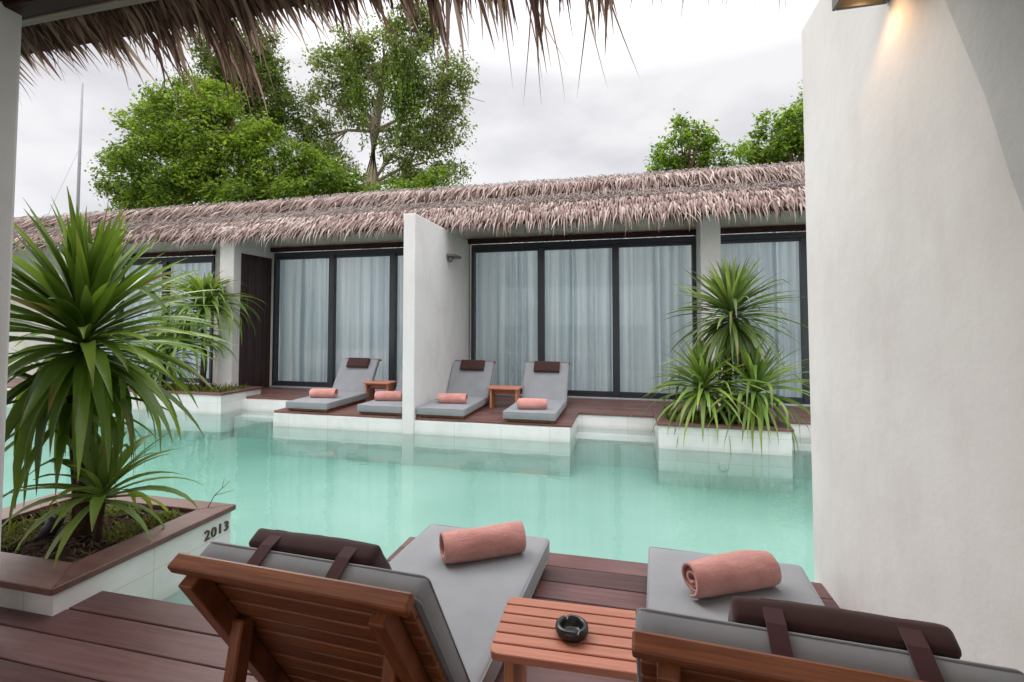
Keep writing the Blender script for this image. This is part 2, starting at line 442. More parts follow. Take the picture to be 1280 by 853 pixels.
DOORS = [(-11.65, -8.0, 'd'), (-6.60, -2.86, 'c'), (-2.62, 1.03, 'a'), (1.32, 5.0, 'b')]
bm = BM()
for x0, x1 in ((-14, -11.65), (-8.0, -6.66), (-6.66, -6.60), (1.03, 1.32), (5.0, 8)):
    box(bm, (x0+0.001, WY-0.02, -0.03), (x1-0.001, WY+0.12, 2.66))
box(bm, (-14, WY-0.021, 2.66), (8, WY+0.14, 3.15))
box(bm, (-14, 11.3, -0.03), (8, 11.5, 2.6)); box(bm, (-14.1, WY, -0.03), (-13.9, 11.4, 3.2)); box(bm, (7.9, WY, -0.03), (8.1, 11.4, 3.2))
box(bm, (-7.0, WY+0.13, -0.03), (-6.9, 11.3, 3.1)); box(bm, (-2.8, WY+0.13, -0.03), (-2.69, 11.3, 3.1)); box(bm, (1.12, WY+0.13, -0.03), (1.22, 11.3, 3.1))
box(bm, (-13.9, WY+0.125, -0.06), (7.9, 11.3, 0.02))
bobj('wall', bm, M['lintel'])
bm = BM()
box(bm, (-6.955, 6.95, -0.04), (-6.66, 7.12, 2.9), 0.012, 2)
bobj('column', bm, M['plaster'])
bm = BM()
box(bm, (1.035, 7.42, -0.04), (1.315, WY-0.022, 2.9), 0.012, 2)
bobj('column', bm, M['plaster'])
# lintel arm from column to facade over the slatted screen
bm = BM()
box(bm, (-6.86, 7.121, 2.46), (-6.67, WY-0.022, 2.9), 0.004)
bobj('lintel', bm, M['plaster'])
bm = BM()
y = 7.125
while y < WY-0.03:
    box(bm, (-6.70, y, 0.0), (-6.665, min(y+0.092, WY-0.024), 2.458), 0.006)
    y += 0.098
bobj('slatted_screen', bm, M['slatwall'])
for x0, x1, _ in DOORS:
    bm = BM(); box(bm, (x0-0.05, WY-0.10, 2.575), (x1+0.02, WY-0.023, 2.655), 0.004)
    bobj('header_beam', bm, M['beam'])
    # sliding door: outer frame with two mullions, panes as sub-parts
    bm = BM()
    f = 0.055
    box(bm, (x0, WY-0.05, 0.012), (x0+f, WY+0.06, 2.56), 0.003); box(bm, (x1-f, WY-0.05, 0.012), (x1, WY+0.06, 2.56), 0.003)
    box(bm, (x0+f, WY-0.05, 2.475), (x1-f, WY+0.06, 2.56), 0.003); box(bm, (x0+f, WY-0.05, 0.012), (x1-f, WY+0.06, 0.055), 0.003)
    wds = (x1-x0)/3
    for k in (1, 2):
        xm = x0 + wds*k
        box(bm, (xm-0.055, WY-0.035-0.01*k, 0.055), (xm+0.055, WY+0.05, 2.475), 0.003)
    for k in range(3):
        xa = x0 + wds*k + (f if k == 0 else 0.055); xb = x0 + wds*(k+1) - (f if k == 2 else 0.055)
        box(bm, (xa, WY-0.02, 0.056), (xb, WY+0.03, 0.115), 0.003); box(bm, (xa, WY-0.02, 2.43), (xb, WY+0.03, 2.474), 0.003)
    fr = bobj('sliding_door', bm, M['frame'])
    for k in range(3):
        xa = x0 + wds*k + (f if k == 0 else 0.055); xb = x0 + wds*(k+1) - (f if k == 2 else 0.055)
        bm = BM(); yy = WY+0.006
        add(bm, [(xa-.002, yy, .11), (xb+.002, yy, .11), (xb+.002, yy, 2.432), (xa-.002, yy, 2.432)], [(0, 1, 2, 3)])
        bobj('glass_pane', bm, M['glass'], fr)
    bm = BM(); box(bm, (x0-0.02, WY-0.085, 0.001), (x1+0.02, WY-0.052, 0.03), 0.003)
    bobj('door_track', bm, M['track'], fr)

# curtains behind each opening
CL = {'d': 'pale pleated curtain behind the glass door left of the white column',
      'c': 'pale pleated curtain behind the glass door beside the dark slatted screen',
      'a': 'pale pleated curtain across three glass panels between divider wall and leafy planter',
      'b': 'pale pleated curtain behind the glass door next to the big right wall'}
for x0, x1, k in DOORS:
    rnd = random.Random(ord(k))
    bm = BM(); x = x0 - 0.03; rows = []
    ph = 0.0
    zs = [0.03, 0.12, 0.8, 1.6, 2.3, 2.6]
    cols = []
    amp = 0.03; per = 0.11
    n = int((x1 - x0 + 0.06) / 0.011)
    for i in range(n+1):
        xx = x0 - 0.03 + (x1-x0+0.06)*i/n
        ph += 0.011/per*2*math.pi
        if i % 9 == 0: amp = rnd.choice((0.008, 0.02, 0.035, 0.055)); per = rnd.uniform(0.06, 0.24)
        c = []
        for j, z in enumerate(zs):
            sw = math.sin(ph + 0.25*math.sin(z*1.3 + i*0.01)) * amp * (0.65 + 0.35*(1 - z/2.6)) + 0.008*math.sin(i*0.05 + z*2)
            c.append(bm.verts.new((xx + 0.006*math.sin(z*2.0+i*0.07), 0.135 + sw, z)))
        cols.append(c)
    for a, b in zip(cols, cols[1:]):
        for j in range(len(zs)-1):
            fc = bm.faces.new([a[j], b[j], b[j+1], a[j+1]]); fc.smooth = True
    o = obj('curtain', bm, M['curtain'], loc=(0, WY, 0))
    tag(o, CL[k], 'curtain', 'curtains behind the glass doors')

# thatched roof: two tiers of leaf on a sloping bed
SL = math.atan(0.60)
dsl = Vector((0, -math.cos(SL), -math.sin(SL)))
nsl = Vector((0, -math.sin(SL), math.cos(SL)))
RIDGE = Vector((0, 8.30, 3.62))
def roof_pt(x, s, lift=0.0):
    w = 0.018*noise.noise(Vector((x*0.9, s*2, 1.7))) + 0.02*noise.noise(Vector((x*0.35, 3.1, 0)))
    return Vector((x, 0, 0)) + RIDGE + dsl*s + nsl*(lift + w)
X0, X1 = -14.3, 8.3
rnd = random.Random(11)
bm = BM()
Lr = 1.66
# bed
prism(bm, [(8.30, 3.52), (8.30, 3.60), (8.30 - Lr*math.cos(SL), 3.60 - Lr*math.sin(SL)), (8.30 - Lr*math.cos(SL), 3.53 - Lr*math.sin(SL))], 0, X0, X1)
prism(bm, [(8.26, 3.60), (8.30, 3.66), (8.50, 3.58), (8.42, 3.50)], 0, X0, X1)
def dens(x): return 1.0 if -7.5 < x < 3.2 else 0.55
def row(s, lift, ang, ln, wd, per_m, droop, drp2=0.0, lean=0.25, clump=0.0):
    n = int((X1-X0)*per_m)
    for i in range(n):
        x = X0 + (X1-X0)*(i + rnd.random())/n
        if rnd.random() > dens(x): continue
        cl = noise.noise(Vector((x*6.0, s*3, 5.0)))
        ss = s + rnd.uniform(-0.05, 0.05) + 0.03*noise.noise(Vector((x*1.3, s*5, 9)))
        p = roof_pt(x, ss, lift + rnd.uniform(-0.015, 0.02))
        a = ang + rnd.uniform(-0.22, 0.22)
        d = dsl*math.cos(a) + nsl*math.sin(a)
        d = d + Vector((rnd.gauss(0, lean) + cl*clump, 0, 0))
        strip(bm, p, d, ln*rnd.uniform(0.6, 1.25)*(1 + 0.35*cl), wd*rnd.uniform(0.6, 1.3), droop*rnd.uniform(0.5, 1.5), (1, 0, 0), 3, rnd, rnd.uniform(-.18, .18))
# dark underlayer, then shaggy courses with spiky tips
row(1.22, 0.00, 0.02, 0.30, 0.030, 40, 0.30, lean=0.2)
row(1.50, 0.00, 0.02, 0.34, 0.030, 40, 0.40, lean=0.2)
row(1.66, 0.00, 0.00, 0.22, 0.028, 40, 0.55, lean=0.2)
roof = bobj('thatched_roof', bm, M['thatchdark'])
bm = BM()
for s_ in (0.72, 0.80, 0.88, 0.96, 1.04): row(s_, 0.05, 0.01, 0.13, 0.016, 70, 0.04, lean=0.6)
bobj('smooth_course', bm, M['thatchgrey'], roof)
bm = BM()
row(1.22, 0.075, 0.12, 0.20, 0.024, 50, 0.75, lean=0.17, clump=0.25)
row(1.27, 0.075, 0.10, 0.18, 0.024, 50, 0.80, lean=0.17, clump=0.25)
row(1.50, 0.080, 0.14, 0.24, 0.025, 46, 0.85, lean=0.17, clump=0.3)
row(1.62, 0.070, 0.10, 0.24, 0.025, 46, 0.80, lean=0.16, clump=0.3)
row(1.70, 0.055, 0.06, 0.21, 0.023, 38, 0.70, lean=0.15, clump=0.3)
row(1.78, 0.02, 0.0, 0.26, 0.020, 28, 0.65, lean=0.13, clump=0.35)
row(1.82, 0.02, 0.0, 0.34, 0.020, 3.0, 0.62, lean=0.14)
bobj('leaf_fringe', bm, M['thatch'], roof)
bm = BM()
row(0.30, 0.06, -0.01, 0.44, 0.03, 45, 0.30, lean=0.15)
row(0.10, 0.095, 0.03, 0.40, 0.026, 48, 0.30, lean=0.15, clump=0.3)
row(0.16, 0.12, 0.03, 0.42, 0.026, 48, 0.34, lean=0.16, clump=0.35)
row(0.24, 0.13, 0.02, 0.40, 0.026, 46, 0.42, lean=0.17, clump=0.4)
bobj('ridge_fringe', bm, M['thatch'], roof)
bm = BM()
for s_ in (-0.10, -0.04, 0.02, 0.07): row(s_, 0.105, 0.03, 0.15, 0.024, 50, 0.25, lean=0.6)
bobj('ridge_cap', bm, M['thatchgrey'], roof)


# ------------------------------------------------------------------ divider walls
bm = BM()
box(bm, (-2.83, 5.70, -1.28), (-2.665, WY-0.024, 2.635), 0.012, 2)
tag(obj('divider_wall', bm, M['plaster']), 'white plaster divider wall standing between two terraces across the pool', 'wall', 'white divider walls')
bm = BM()
prism(bm, [(-2.4, -0.03), (2.66, -1.28), (2.66, 2.69), (-2.4, 2.80)], 0, 0.865, 1.03, 0.014, 2)
nw = thing('divider_wall', 'big white plaster wall on the right, beside the towel-topped loungers', 'wall', (0.95, 2.6, 0), 0, 'white divider walls')
bmesh.ops.translate(bm, verts=bm.verts, vec=(-0.95, -2.6, 0))
obj('wall_slab', bm, M['plaster'], nw)
# grey cement buttress with a slanting edge, standing proud of the wall
bm = BM()
E = [(1.65, 2.36), (1.533, 2.091), (1.38, 1.751), (1.294, 1.538), (0.95, 0.70)]
TK = [0.008, 0.012, 0.022, 0.036, 0.06]
n = len(E)
vi = [(0.864, y, z) for y, z in E]; vo = [(0.864-t, y-0.008, z-0.004) for (y, z), t in zip(E, TK)]
vb = [(0.864-t, -0.9, z) for (y, z), t in zip(E, TK)]
vv = vi + vo + vb
fs = []
for i in range(n-1):
    fs.append((i, i+1, n+i+1, n+i)); fs.append((n+i, n+i+1, 2*n+i+1, 2*n+i))
add(bm, vv, fs)
add(bm, [vo[0], vi[0], (0.864, -0.9, 2.36), vb[0]], [(0, 1, 2, 3)])
add(bm, [vo[-1], vi[-1], (0.864, -0.9, 0.70), vb[-1]], [(3, 2, 1, 0)])
bmesh.ops.remove_doubles(bm, verts=bm.verts, dist=1e-5)
bmesh.ops.translate(bm, verts=bm.verts, vec=(-0.95, -2.6, 0))
obj('buttress', bm, M['cement'], nw)

# wall lamps
def wall_lamp(x, y, z, label, lit):
    t = thing('wall_lamp', label, 'lamp', (x, y, z), 0, 'lamps on the divider walls')
    bm = BM()
    L, W, Hh, th = 0.165, 0.20, 0.09, 0.012
    box(bm, (-L, -W/2, 0), (-L+th, W/2, Hh), 0.002); box(bm, (-th, -W/2, 0), (-0.001, W/2, Hh), 0.002)
    box(bm, (-L+th, -W/2, 0), (-th, -W/2+th, Hh), 0.002); box(bm, (-L+th, W/2-th, 0), (-th, W/2, Hh), 0.002)
    box(bm, (-L+th, -W/2+th, Hh-th), (-th, W/2-th, Hh), 0.002)
    obj('lamp_box', bm, M['lamp'], t)
    bm = BM(); lathe(bm, [(0.012, 0.078), (0.03, 0.07), (0.034, 0.045), (0.028, 0.03), (0.01, 0.024)], 20, -0.06, 0)
    obj('bulb', bm, M['bulb'] if lit else M['poollight'], t)
    return t
tb = MT('warm_bulb'); em = tb.n('ShaderNodeEmission'); em.inputs['Color'].default_value = (1, 0.60, 0.28, 1); em.inputs['Strength'].default_value = 6.0
M['bulb'] = tb.done(em.outputs[0])
wall_lamp(0.864, 1.745, 2.285, 'small metal wall lamp glowing warm, high on the big right wall', True)
ld = bpy.data.lights.new('warm_lamp', 'SPOT'); ld.energy = 2.2; ld.color = (1.0, 0.60, 0.30); ld.spot_size = R(120); ld.spot_blend = 0.6; ld.shadow_soft_size = 0.03
lo = bpy.data.objects.new('warm_lamp', ld); lo.location = (0.79, 1.79, 2.302); lo.rotation_euler = (0, R(6), 0); link(lo)
t = thing('wall_lamp', 'small unlit wall lamp under the thatch on the far divider wall', 'lamp', (-2.664, 6.95, 2.17), 0, 'lamps on the divider walls')
bm = BM(); box(bm, (0, -0.16, 0.05), (0.13, 0.16, 0.085), 0.003); obj('lamp_box', bm, M['lamp'], t)
bm = BM(); lathe(bm, [(0.03, 0.05), (0.034, 0.0), (0.026, -0.03)], 16, 0.05, -0.11); obj('bulb', bm, M['lamp'], t)

# ------------------------------------------------------------------ near bungalow: column, beams, thatch eave
near = thing('bungalow', 'near bungalow with white column, dark eave beam and shaggy thatch overhang', 'building', (-2.5, 1.3, 0))
NO = Vector((-2.5, 1.3, 0))
def nobj(name, bm, mat, smooth=False):
    bmesh.ops.translate(bm, verts=bm.verts, vec=-NO)
    return obj(name, bm, mat, near, smooth)
bm = BM(); box(bm, (-2.80, 1.10, -0.034), (-2.40, 1.40, 2.70), 0.014, 2)
nobj('column', bm, M['plaster'])
bm = BM()
box(bm, (-5.5, 1.33, 2.46), (0.86, 1.409, 2.62), 0.006)
box(bm, (-5.5, 1.15, 2.472), (0.86, 1.3285, 2.68), 0.006)
nobj('eave_beam', bm, M['beam'])
bm = BM(); box(bm, (-5.5, 1.4095, 2.455), (0.86, 1.445, 2.50), 0.003)
nobj('wall_plate', bm, M['plate'])
bm = BM()
rnd = random.Random(5)
sl2 = math.atan(0.55)
d2 = Vector((0, math.cos(sl2), -math.sin(sl2))); n2 = Vector((0, math.sin(sl2), math.cos(sl2)))
E0 = Vector((0, 1.45, 2.50))
def nroof(x, s, lift=0): return Vector((x, 0, 0)) + E0 + d2*s + n2*lift
# bed above the leaves, up to the ridge behind the camera
prism(bm, [(1.62, 2.47), (1.62, 2.53), (-0.15, 2.53+1.77*0.55), (-0.15, 2.47+1.77*0.55)], 0, -5.6, 0.864)
prism(bm, [(-0.15, 3.45), (-0.15, 3.51), (-4.2, 2.8), (-4.2, 2.74)], 0, -5.6, 0.864)
XN0, XN1 = -4.2, 0.855
def nrow(s, lift, ln, wd, per_m, droop, lean):
    n = int((XN1-XN0)*per_m)
    for i in range(n):
        x = XN0 + (XN1-XN0)*(i+rnd.random())/n
        cl = noise.noise(Vector((x*4.0, s*2, 2.0)))
        p = nroof(x, s + rnd.uniform(-.04, .04), lift + rnd.uniform(-.01, .01))
        d = d2 + Vector((rnd.gauss(0, lean), 0, 0)) + n2*rnd.uniform(-.08, .08)
        strip(bm, p, d, ln*rnd.uniform(.7, 1.2), wd*rnd.uniform(.6, 1.3), droop*rnd.uniform(.3, 1.4), (1, 0, 0), 4, rnd, rnd.uniform(-.3, .3))
for k in range(4): nrow(-0.18 + 0.06*k, 0.01 + 0.008*k, 0.26, 0.022, 55, 0.2, 0.10)
# tapering bunches of leaf tips
x = XN0
while x < 0.60:
    cl = noise.noise(Vector((x*2.3, 0.4, 7.0)))
    ln = (0.225 + 0.045*max(0, x+0.6))*(1 + 0.75*cl) * rnd.uniform(.7, 1.3)
    m = rnd.randint(13, 21); wsp = rnd.uniform(0.05, 0.085)
    ctr = x + rnd.uniform(-.02, .02)
    tipx = ctr + rnd.uniform(-.06, .06)
    for j in range(m):
        xx = ctr + rnd.uniform(-wsp, wsp)
        p = nroof(xx, rnd.uniform(-0.05, 0.08), rnd.uniform(-.012, .03))
        d = d2 + Vector(((tipx-xx)*2.6 + rnd.gauss(0, .06), 0, 0)) + n2*rnd.uniform(-.1, .05)
        strip(bm, p, d, ln*rnd.uniform(.55, 1.2), 0.017*rnd.uniform(.6, 1.4), rnd.uniform(.1, .9), (1, 0, 0), 5, rnd, rnd.uniform(-.25, .25))
    for _k in range(rnd.randint(0, 3)):
        strip(bm, nroof(ctr + rnd.uniform(-.05, .05), .1), d2 + Vector((rnd.gauss(0, .15), 0, 0)), ln*1.35, 0.007, rnd.uniform(.4, 1.0), (1, 0, 0), 6, rnd, rnd.uniform(-.5, .5))
    x += rnd.uniform(0.07, 0.125)
for j in range(26):      # one long dead bunch
    p = nroof(-1.60 + rnd.uniform(-.07, .05), rnd.uniform(.05, .16), rnd.uniform(-.02, .02))
    strip(bm, p, d2 + Vector((rnd.gauss(.10, .06), 0, -0.25)), rnd.uniform(.22, .42), 0.014, rnd.uniform(.4, .9), (1, 0, 0), 5, rnd, rnd.uniform(-.2, .2))
nobj('thatched_roof', bm, M['thatchnear'])

# ------------------------------------------------------------------ loungers
HY = 1.09
def back_matrix(deg):
    a = R(deg); uy, uz = math.cos(a), math.sin(a)
    return Matrix(((1, 0, 0, 0), (0, uy, -uz, HY), (0, uz, uy, 0.078), (0, 0, 0, 1)))
def cushion(lo, hi, r, M_=None, seed=0, puff=0.006):
    t = bmesh.new()
    box(t, lo, hi, r, 3)
    # cut into cells so the cloth can swell and dip
    for ax in range(2):
        nn = 14
        for i in range(1, nn):
            c = lo[ax] + (hi[ax]-lo[ax])*i/nn
            co = [0, 0, 0]; co[ax] = c; no = [0, 0, 0]; no[ax] = 1
            bmesh.ops.bisect_plane(t, geom=list(t.verts)+list(t.edges)+list(t.faces), plane_co=co, plane_no=no)
    cx, cy = (lo[0]+hi[0])/2, (lo[1]+hi[1])/2
    for v in t.verts:
        k = (1 - ((v.co.x-cx)/(hi[0]-cx))**4) * (1 - ((v.co.y-cy)/(hi[1]-cy))**4)
        h = puff*k + 0.004*noise.noise(v.co*5 + Vector((seed, 0, 0))) + (0.005*noise.noise(v.co*16 + Vector((seed, 2, 0))) if seed == 9 else 0.0016*noise.noise(Vector((v.co.x*5, v.co.y*17, seed))))
        if v.co.z > (lo[2]+hi[2])/2: v.co.z += h
    for f in t.faces: f.smooth = True
    b = bmesh.new(); merge(b, t, M_, True)
    return b

def piping(lo, hi, M_=None):
    bm = BM(); c = 0.02
    for z in (hi[2]-0.007, lo[2]+0.007):
        pts = []
        for (cx, cy, a0) in ((hi[0]-c, hi[1]-c, 0), (lo[0]+c, hi[1]-c, 90), (lo[0]+c, lo[1]+c, 180), (hi[0]-c, lo[1]+c, 270)):
            for k in range(5):
                a = R(a0 + k*22.5); pts.append(Vector((cx + (c-0.0025)*math.cos(a), cy + (c-0.0025)*math.sin(a), z)))
        pts.append(pts[0].copy())
        if M_ is not None: pts = [M_ @ p for p in pts]
        tube(bm, pts, 0.0034, 6)
    return bm
def make_lounger(label, deg, dx=0.0):
    MB = back_matrix(deg)
    t = thing('sun_lounger', label, 'sun lounger')
    bm = BM()
    for sx in (-1, 1): box(bm, (sx*0.285-0.02, 0.03, 0.0), (sx*0.285+0.02, 1.56, 0.026), 0.003)
    for y in (0.05, 0.45, 0.85, 1.08, 1.44): box(bm, (-0.264, y, 0.002), (0.264, y+0.05, 0.024), 0.003)
    y = 0.03
    while y < 1.05:
        box(bm, (-0.31, y, 0.0265), (0.31, y+0.06, 0.041), 0.003); y += 0.075
    obj('base_frame', bm, M['teak'], t)
    mt = obj('mattress', cushion((-0.325, 0, 0.042), (0.325, HY+0.012, 0.132), 0.016), M['grey'], t, True)
    obj('piping', piping((-0.325, 0, 0.042), (0.325, HY+0.012, 0.132)), M['grey'], mt)
    mt = obj('back_cushion', cushion((-0.325, 0.0, 0.0), (0.325, 0.602, 0.065), 0.016, MB, 3), M['grey'], t, True)
    obj('piping', piping((-0.325, 0, 0.0), (0.325, 0.602, 0.065), MB), M['grey'], mt)
    # backrest slats, parallel to the top rail
    bm = BM()
    u = 0.03
    while u < 0.57:
        box(bm, (-0.315, u, -0.021), (0.315, u+0.058, -0.002), 0.003, 1, MB); u += 0.0665
    obj('backrest_slats', bm, M['teak'], t)
    bm = BM(); box(bm, (-0.328, 0.624, -0.046), (0.328, 0.652, -0.004), 0.006, 2, MB)
    obj('top_rail', bm, M['teak'], t)
    for sx in (-1, 1):
        bm = BM(); box(bm, (sx*0.262-0.021, 0.0, -0.070), (sx*0.262+0.021, 0.6235, -0.0215), 0.004, 2, MB)
        obj('stile', bm, M['teakv'], t)
        top = MB @ Vector((0, 0.40, -0.045))
        bm = BM()
        a = Vector((sx*0.225, top.y, top.z)); b = Vector((sx*0.225, top.y+0.07, 0.0))
        d = (b-a).normalized(); s = Vector((1, 0, 0)); w = d.cross(s)
        MM = Matrix(((s.x, w.x, d.x, a.x), (s.y, w.y, d.y, a.y), (s.z, w.z, d.z, a.z), (0, 0, 0, 1)))
        box(bm, (-0.018, -0.024, -0.03), (0.018, 0.024, (b-a).length), 0.004, 1, MM)
        obj('leg', bm, M['teakv'], t)
    # headrest pillow buckled over the top of the cushion
    bm = cushion((dx-0.19, 0.435, 0.067), (dx+0.19, 0.602, 0.122), 0.014, MB, 9, 0.010)
    p = obj('headrest', bm, M['brown'], t, True)
    for sx in (dx-0.115, dx+0.115):
        bm = BM()
        path = [(0.55, 0.1225), (0.594, 0.117), (0.6075, 0.066), (0.6075, 0.012), (0.604, 0.0008), (0.55, -0.0008)]
        w = 0.018; t3 = 0.004
        rows = []
        for i, (u, nn) in enumerate(path):
            a = Vector(path[max(0, i-1)]); c = Vector(path[min(len(path)-1, i+1)])
            tn = (c-a).normalized(); no = Vector((-tn.y, tn.x)) * -1
            rows.append([(sx-w, u, nn), (sx+w, u, nn), (sx+w, u+t3*-no.x, nn+t3*-no.y), (sx-w, u+t3*-no.x, nn+t3*-no.y)])
        vs = [[bm.verts.new(MB @ Vector(q)) for q in r] for r in rows]
        for r0, r1 in zip(vs, vs[1:]):
            for k in range(4): bm.faces.new([r0[k], r0[(k+1) % 4], r1[(k+1) % 4], r1[k]])
        bm.faces.new(vs[0][::-1]); bm.faces.new(vs[-1])
        bmesh.ops.recalc_face_normals(bm, faces=bm.faces)
        obj('strap', bm, M['strap'], p)
    return t
M['teakv'] = wood_mat('teak_wood_upright', (0.085, 0.022, 0.009), (0.255, 0.085, 0.031), (30, 3, 3), 0.42, 0.35, 0.4, 0.2)

G1 = 'grey sun loungers on the pool decks'
LL = [((-0.712, 2.43), 180-2.7, 'grey sun lounger seen from behind, nearest the planter numbered 2013', 57.5),
      ((0.412, 2.43), 180-3.2, 'grey sun lounger seen from behind, beside the big right wall', 55),
      ((-2.325, 5.73), 0.0, 'far sun lounger tight against the right face of the divider wall', 58),
      ((-1.175, 5.72), 0.0, 'far sun lounger at the deck corner, second right of the divider wall', 58),
      ((-4.27, 5.73), 0.0, 'far sun lounger left of the divider wall, with headrest in full view', 58),
      ((-3.17, 5.73), 0.0, 'far sun lounger mostly hidden behind the white divider wall', 58)]
protos = {}
for i, ((x, y), a, lb, deg) in enumerate(LL):
    if deg in protos: o = copy_tree(protos[deg])
    else: o = protos[deg] = make_lounger(lb, deg, {55: -0.055, 57.5: 0.02}.get(deg, 0.01))
    o.location = (x, y, 0.001); o.rotation_euler = (0, 0, R(a)); o['label'] = lb; o['group'] = G1

# ------------------------------------------------------------------ rolled towels
def make_towel(seed, L=0.37, rr=0.062):
    rnd = random.Random(seed)
    bm = BM()
    turns = 3.1; th = rr/ (turns+0.35); N = 120; K = 26
    off = [rnd.uniform(-.01, .01) for _ in range(8)]
    rings_o, rings_i = [], []
    tot = turns*2*math.pi
    def pt(a, r, u):
        ph = u*7 + seed
        squash = 0.93
        wob = 1 + 0.035*math.sin(2*a + ph*0.7) + 0.02*math.sin(3*a - ph)
        x = (u-0.5)*L
        # inner layers slide along the axis so the ends look stepped
        layer = (tot - a)/(2*math.pi)
        endk = (2*u-1)
        x -= endk*0.010*math.sin(layer*2.1 + seed)*abs(endk)
        x -= endk*abs(endk)*0.006*layer
        taper = 1 - 0.10*abs(endk)**5
        rr_ = r*wob*taper
        bow = 0.006*math.sin(u*3.1 + seed)
        aa = a - (tot % (2*math.pi)) - 1.9
        return Vector((x, rr_*math.cos(aa) + bow, rr*0.95 + rr_*math.sin(aa)*squash))
    us = [i/K for i in range(K+1)]
    go, gi = [], []
    for i in range(N+1):
        a = tot*i/N
        ro = th*0.35 + th*a/(2*math.pi) + th*0.9; ri = ro - th*0.74
        go.append([bm.verts.new(pt(a, ro, u) + Vector((0, 0.002*noise.noise(Vector((u*6, a*1.5, seed+3))), 0.0018*noise.noise(Vector((u*22, a*2, seed))) + 0.004*noise.noise(Vector((u*4, math.sin(a)*1.3, seed+7)))))) for u in us])
        gi.append([bm.verts.new(pt(a, max(0.002, ri), u)) for u in us])
    for i in range(N):
        for j in range(K):
            bm.faces.new([go[i][j], go[i+1][j], go[i+1][j+1], go[i][j+1]])
            bm.faces.new([gi[i][j], gi[i][j+1], gi[i+1][j+1], gi[i+1][j]])
        for j in (0, K):
            bm.faces.new([go[i][j], gi[i][j], gi[i+1][j], go[i+1][j]] if j == 0 else [go[i][j], go[i+1][j], gi[i+1][j], gi[i][j]])
    for i in (0, N):
        for j in range(K): bm.faces.new([go[i][j], go[i][j+1], gi[i][j+1], gi[i][j]])
    bmesh.ops.recalc_face_normals(bm, faces=bm.faces)
    zmin = min(v.co.z for v in bm.verts)
    bmesh.ops.translate(bm, verts=bm.verts, vec=(0, 0, -zmin))
    return bm
G2 = 'rolled pink towels on the loungers'
TW = [((-0.655, 2.145), 32, 'rolled pink towel on the near lounger closest to the numbered planter', 3),
      ((0.385, 2.110), 27, 'rolled pink towel on the near lounger beside the right wall', 5),
      ((-2.29, 6.10), 8, 'rolled pink towel on the far lounger tight against the divider wall', 3),
      ((-1.17, 5.92), 14, 'rolled pink towel on the far lounger at the deck corner', 8),
      ((-4.27, 6.13), 9, 'rolled pink towel on the far lounger left of the divider, farthest left', 3),
      ((-3.22, 6.10), 10, 'rolled pink towel partly cut off by the edge of the divider wall', 3)]
tmesh = {}
for (x, y), a, lb, sd in TW:
    if sd not in tmesh:
        o = obj('rolled_towel', make_towel(sd), M['towel'], None, True); tmesh[sd] = o
    else:
        o = tmesh[sd].copy(); col.objects.link(o)
    o.location = (x, y, 0.136); o.rotation_euler = (0, 0, R(a))
    tag(o, lb, 'towel', G2)

# ------------------------------------------------------------------ side tables
def make_table(label):
    t = thing('side_table', label, 'table')
    bm = BM()
    w, dp = 0.235, 0.142
    ns = 6; sw = 2*dp/ns
    tt = bmesh.new()
    for k in range(ns):
        ya = -dp + sw*k + 0.0028; yb = -dp + sw*(k+1) - 0.0028
        c = 0.022
        if k == 0: poly = [(-w+c, ya), (w-c, ya), (w-c*.3, ya+c*.3), (w, ya+c), (w, yb), (-w, yb), (-w, ya+c), (-w+c*.3, ya+c*.3)]
        elif k == ns-1: poly = [(-w, ya), (w, ya), (w, yb-c), (w-c*.3, yb-c*.3), (w-c, yb), (-w+c, yb), (-w+c*.3, yb-c*.3), (-w, yb-c)]
        else: poly = [(-w, ya), (w, ya), (w, yb), (-w, yb)]
        prism(tt, poly, 2, 0.278, 0.300, 0.002)
    merge(bm, tt)
    obj('table_top', bm, M['table'], t)
    for sx in (-1, 1):
        bm = BM(); box(bm, (sx*0.185-0.014, -0.105, 0), (sx*0.185+0.014, 0.105, 0.2775), 0.003)
        obj('leg', bm, M['tablev'], t)
    bm = BM(); box(bm, (-0.1705, -0.012, 0.19), (0.1705, 0.012, 0.25), 0.003); box(bm, (-0.1705, -0.10, 0.255), (0.1705, -0.08, 0.2775), 0.002); box(bm, (-0.1705, 0.08, 0.255), (0.1705, 0.10, 0.2775), 0.002)
    obj('stretcher', bm, M['table'], t)
    return t
M['tablev'] = wood_mat('table_wood_upright', (0.36, 0.135, 0.06), (0.55, 0.235, 0.12), (30, 30, 2), 0.45, 0.2, 0.4, 0.15)
tp = make_table('slatted teak side table carrying the black ashtray')
TT = [((-0.150, 1.445), 2, tp['label']), ((-1.72, 6.70), 0, 'small teak side table right of the divider wall across the pool'),
      ((-3.78, 6.85), 0, 'small teak side table left of the divider wall across the pool')]
for i, ((x, y), a, lb) in enumerate(TT):
    o = tp if i == 0 else copy_tree(tp)
    o.location = (x, y, 0.001); o.rotation_euler = (0, 0, R(a)); o['label'] = lb; o['group'] = 'slatted teak side tables'

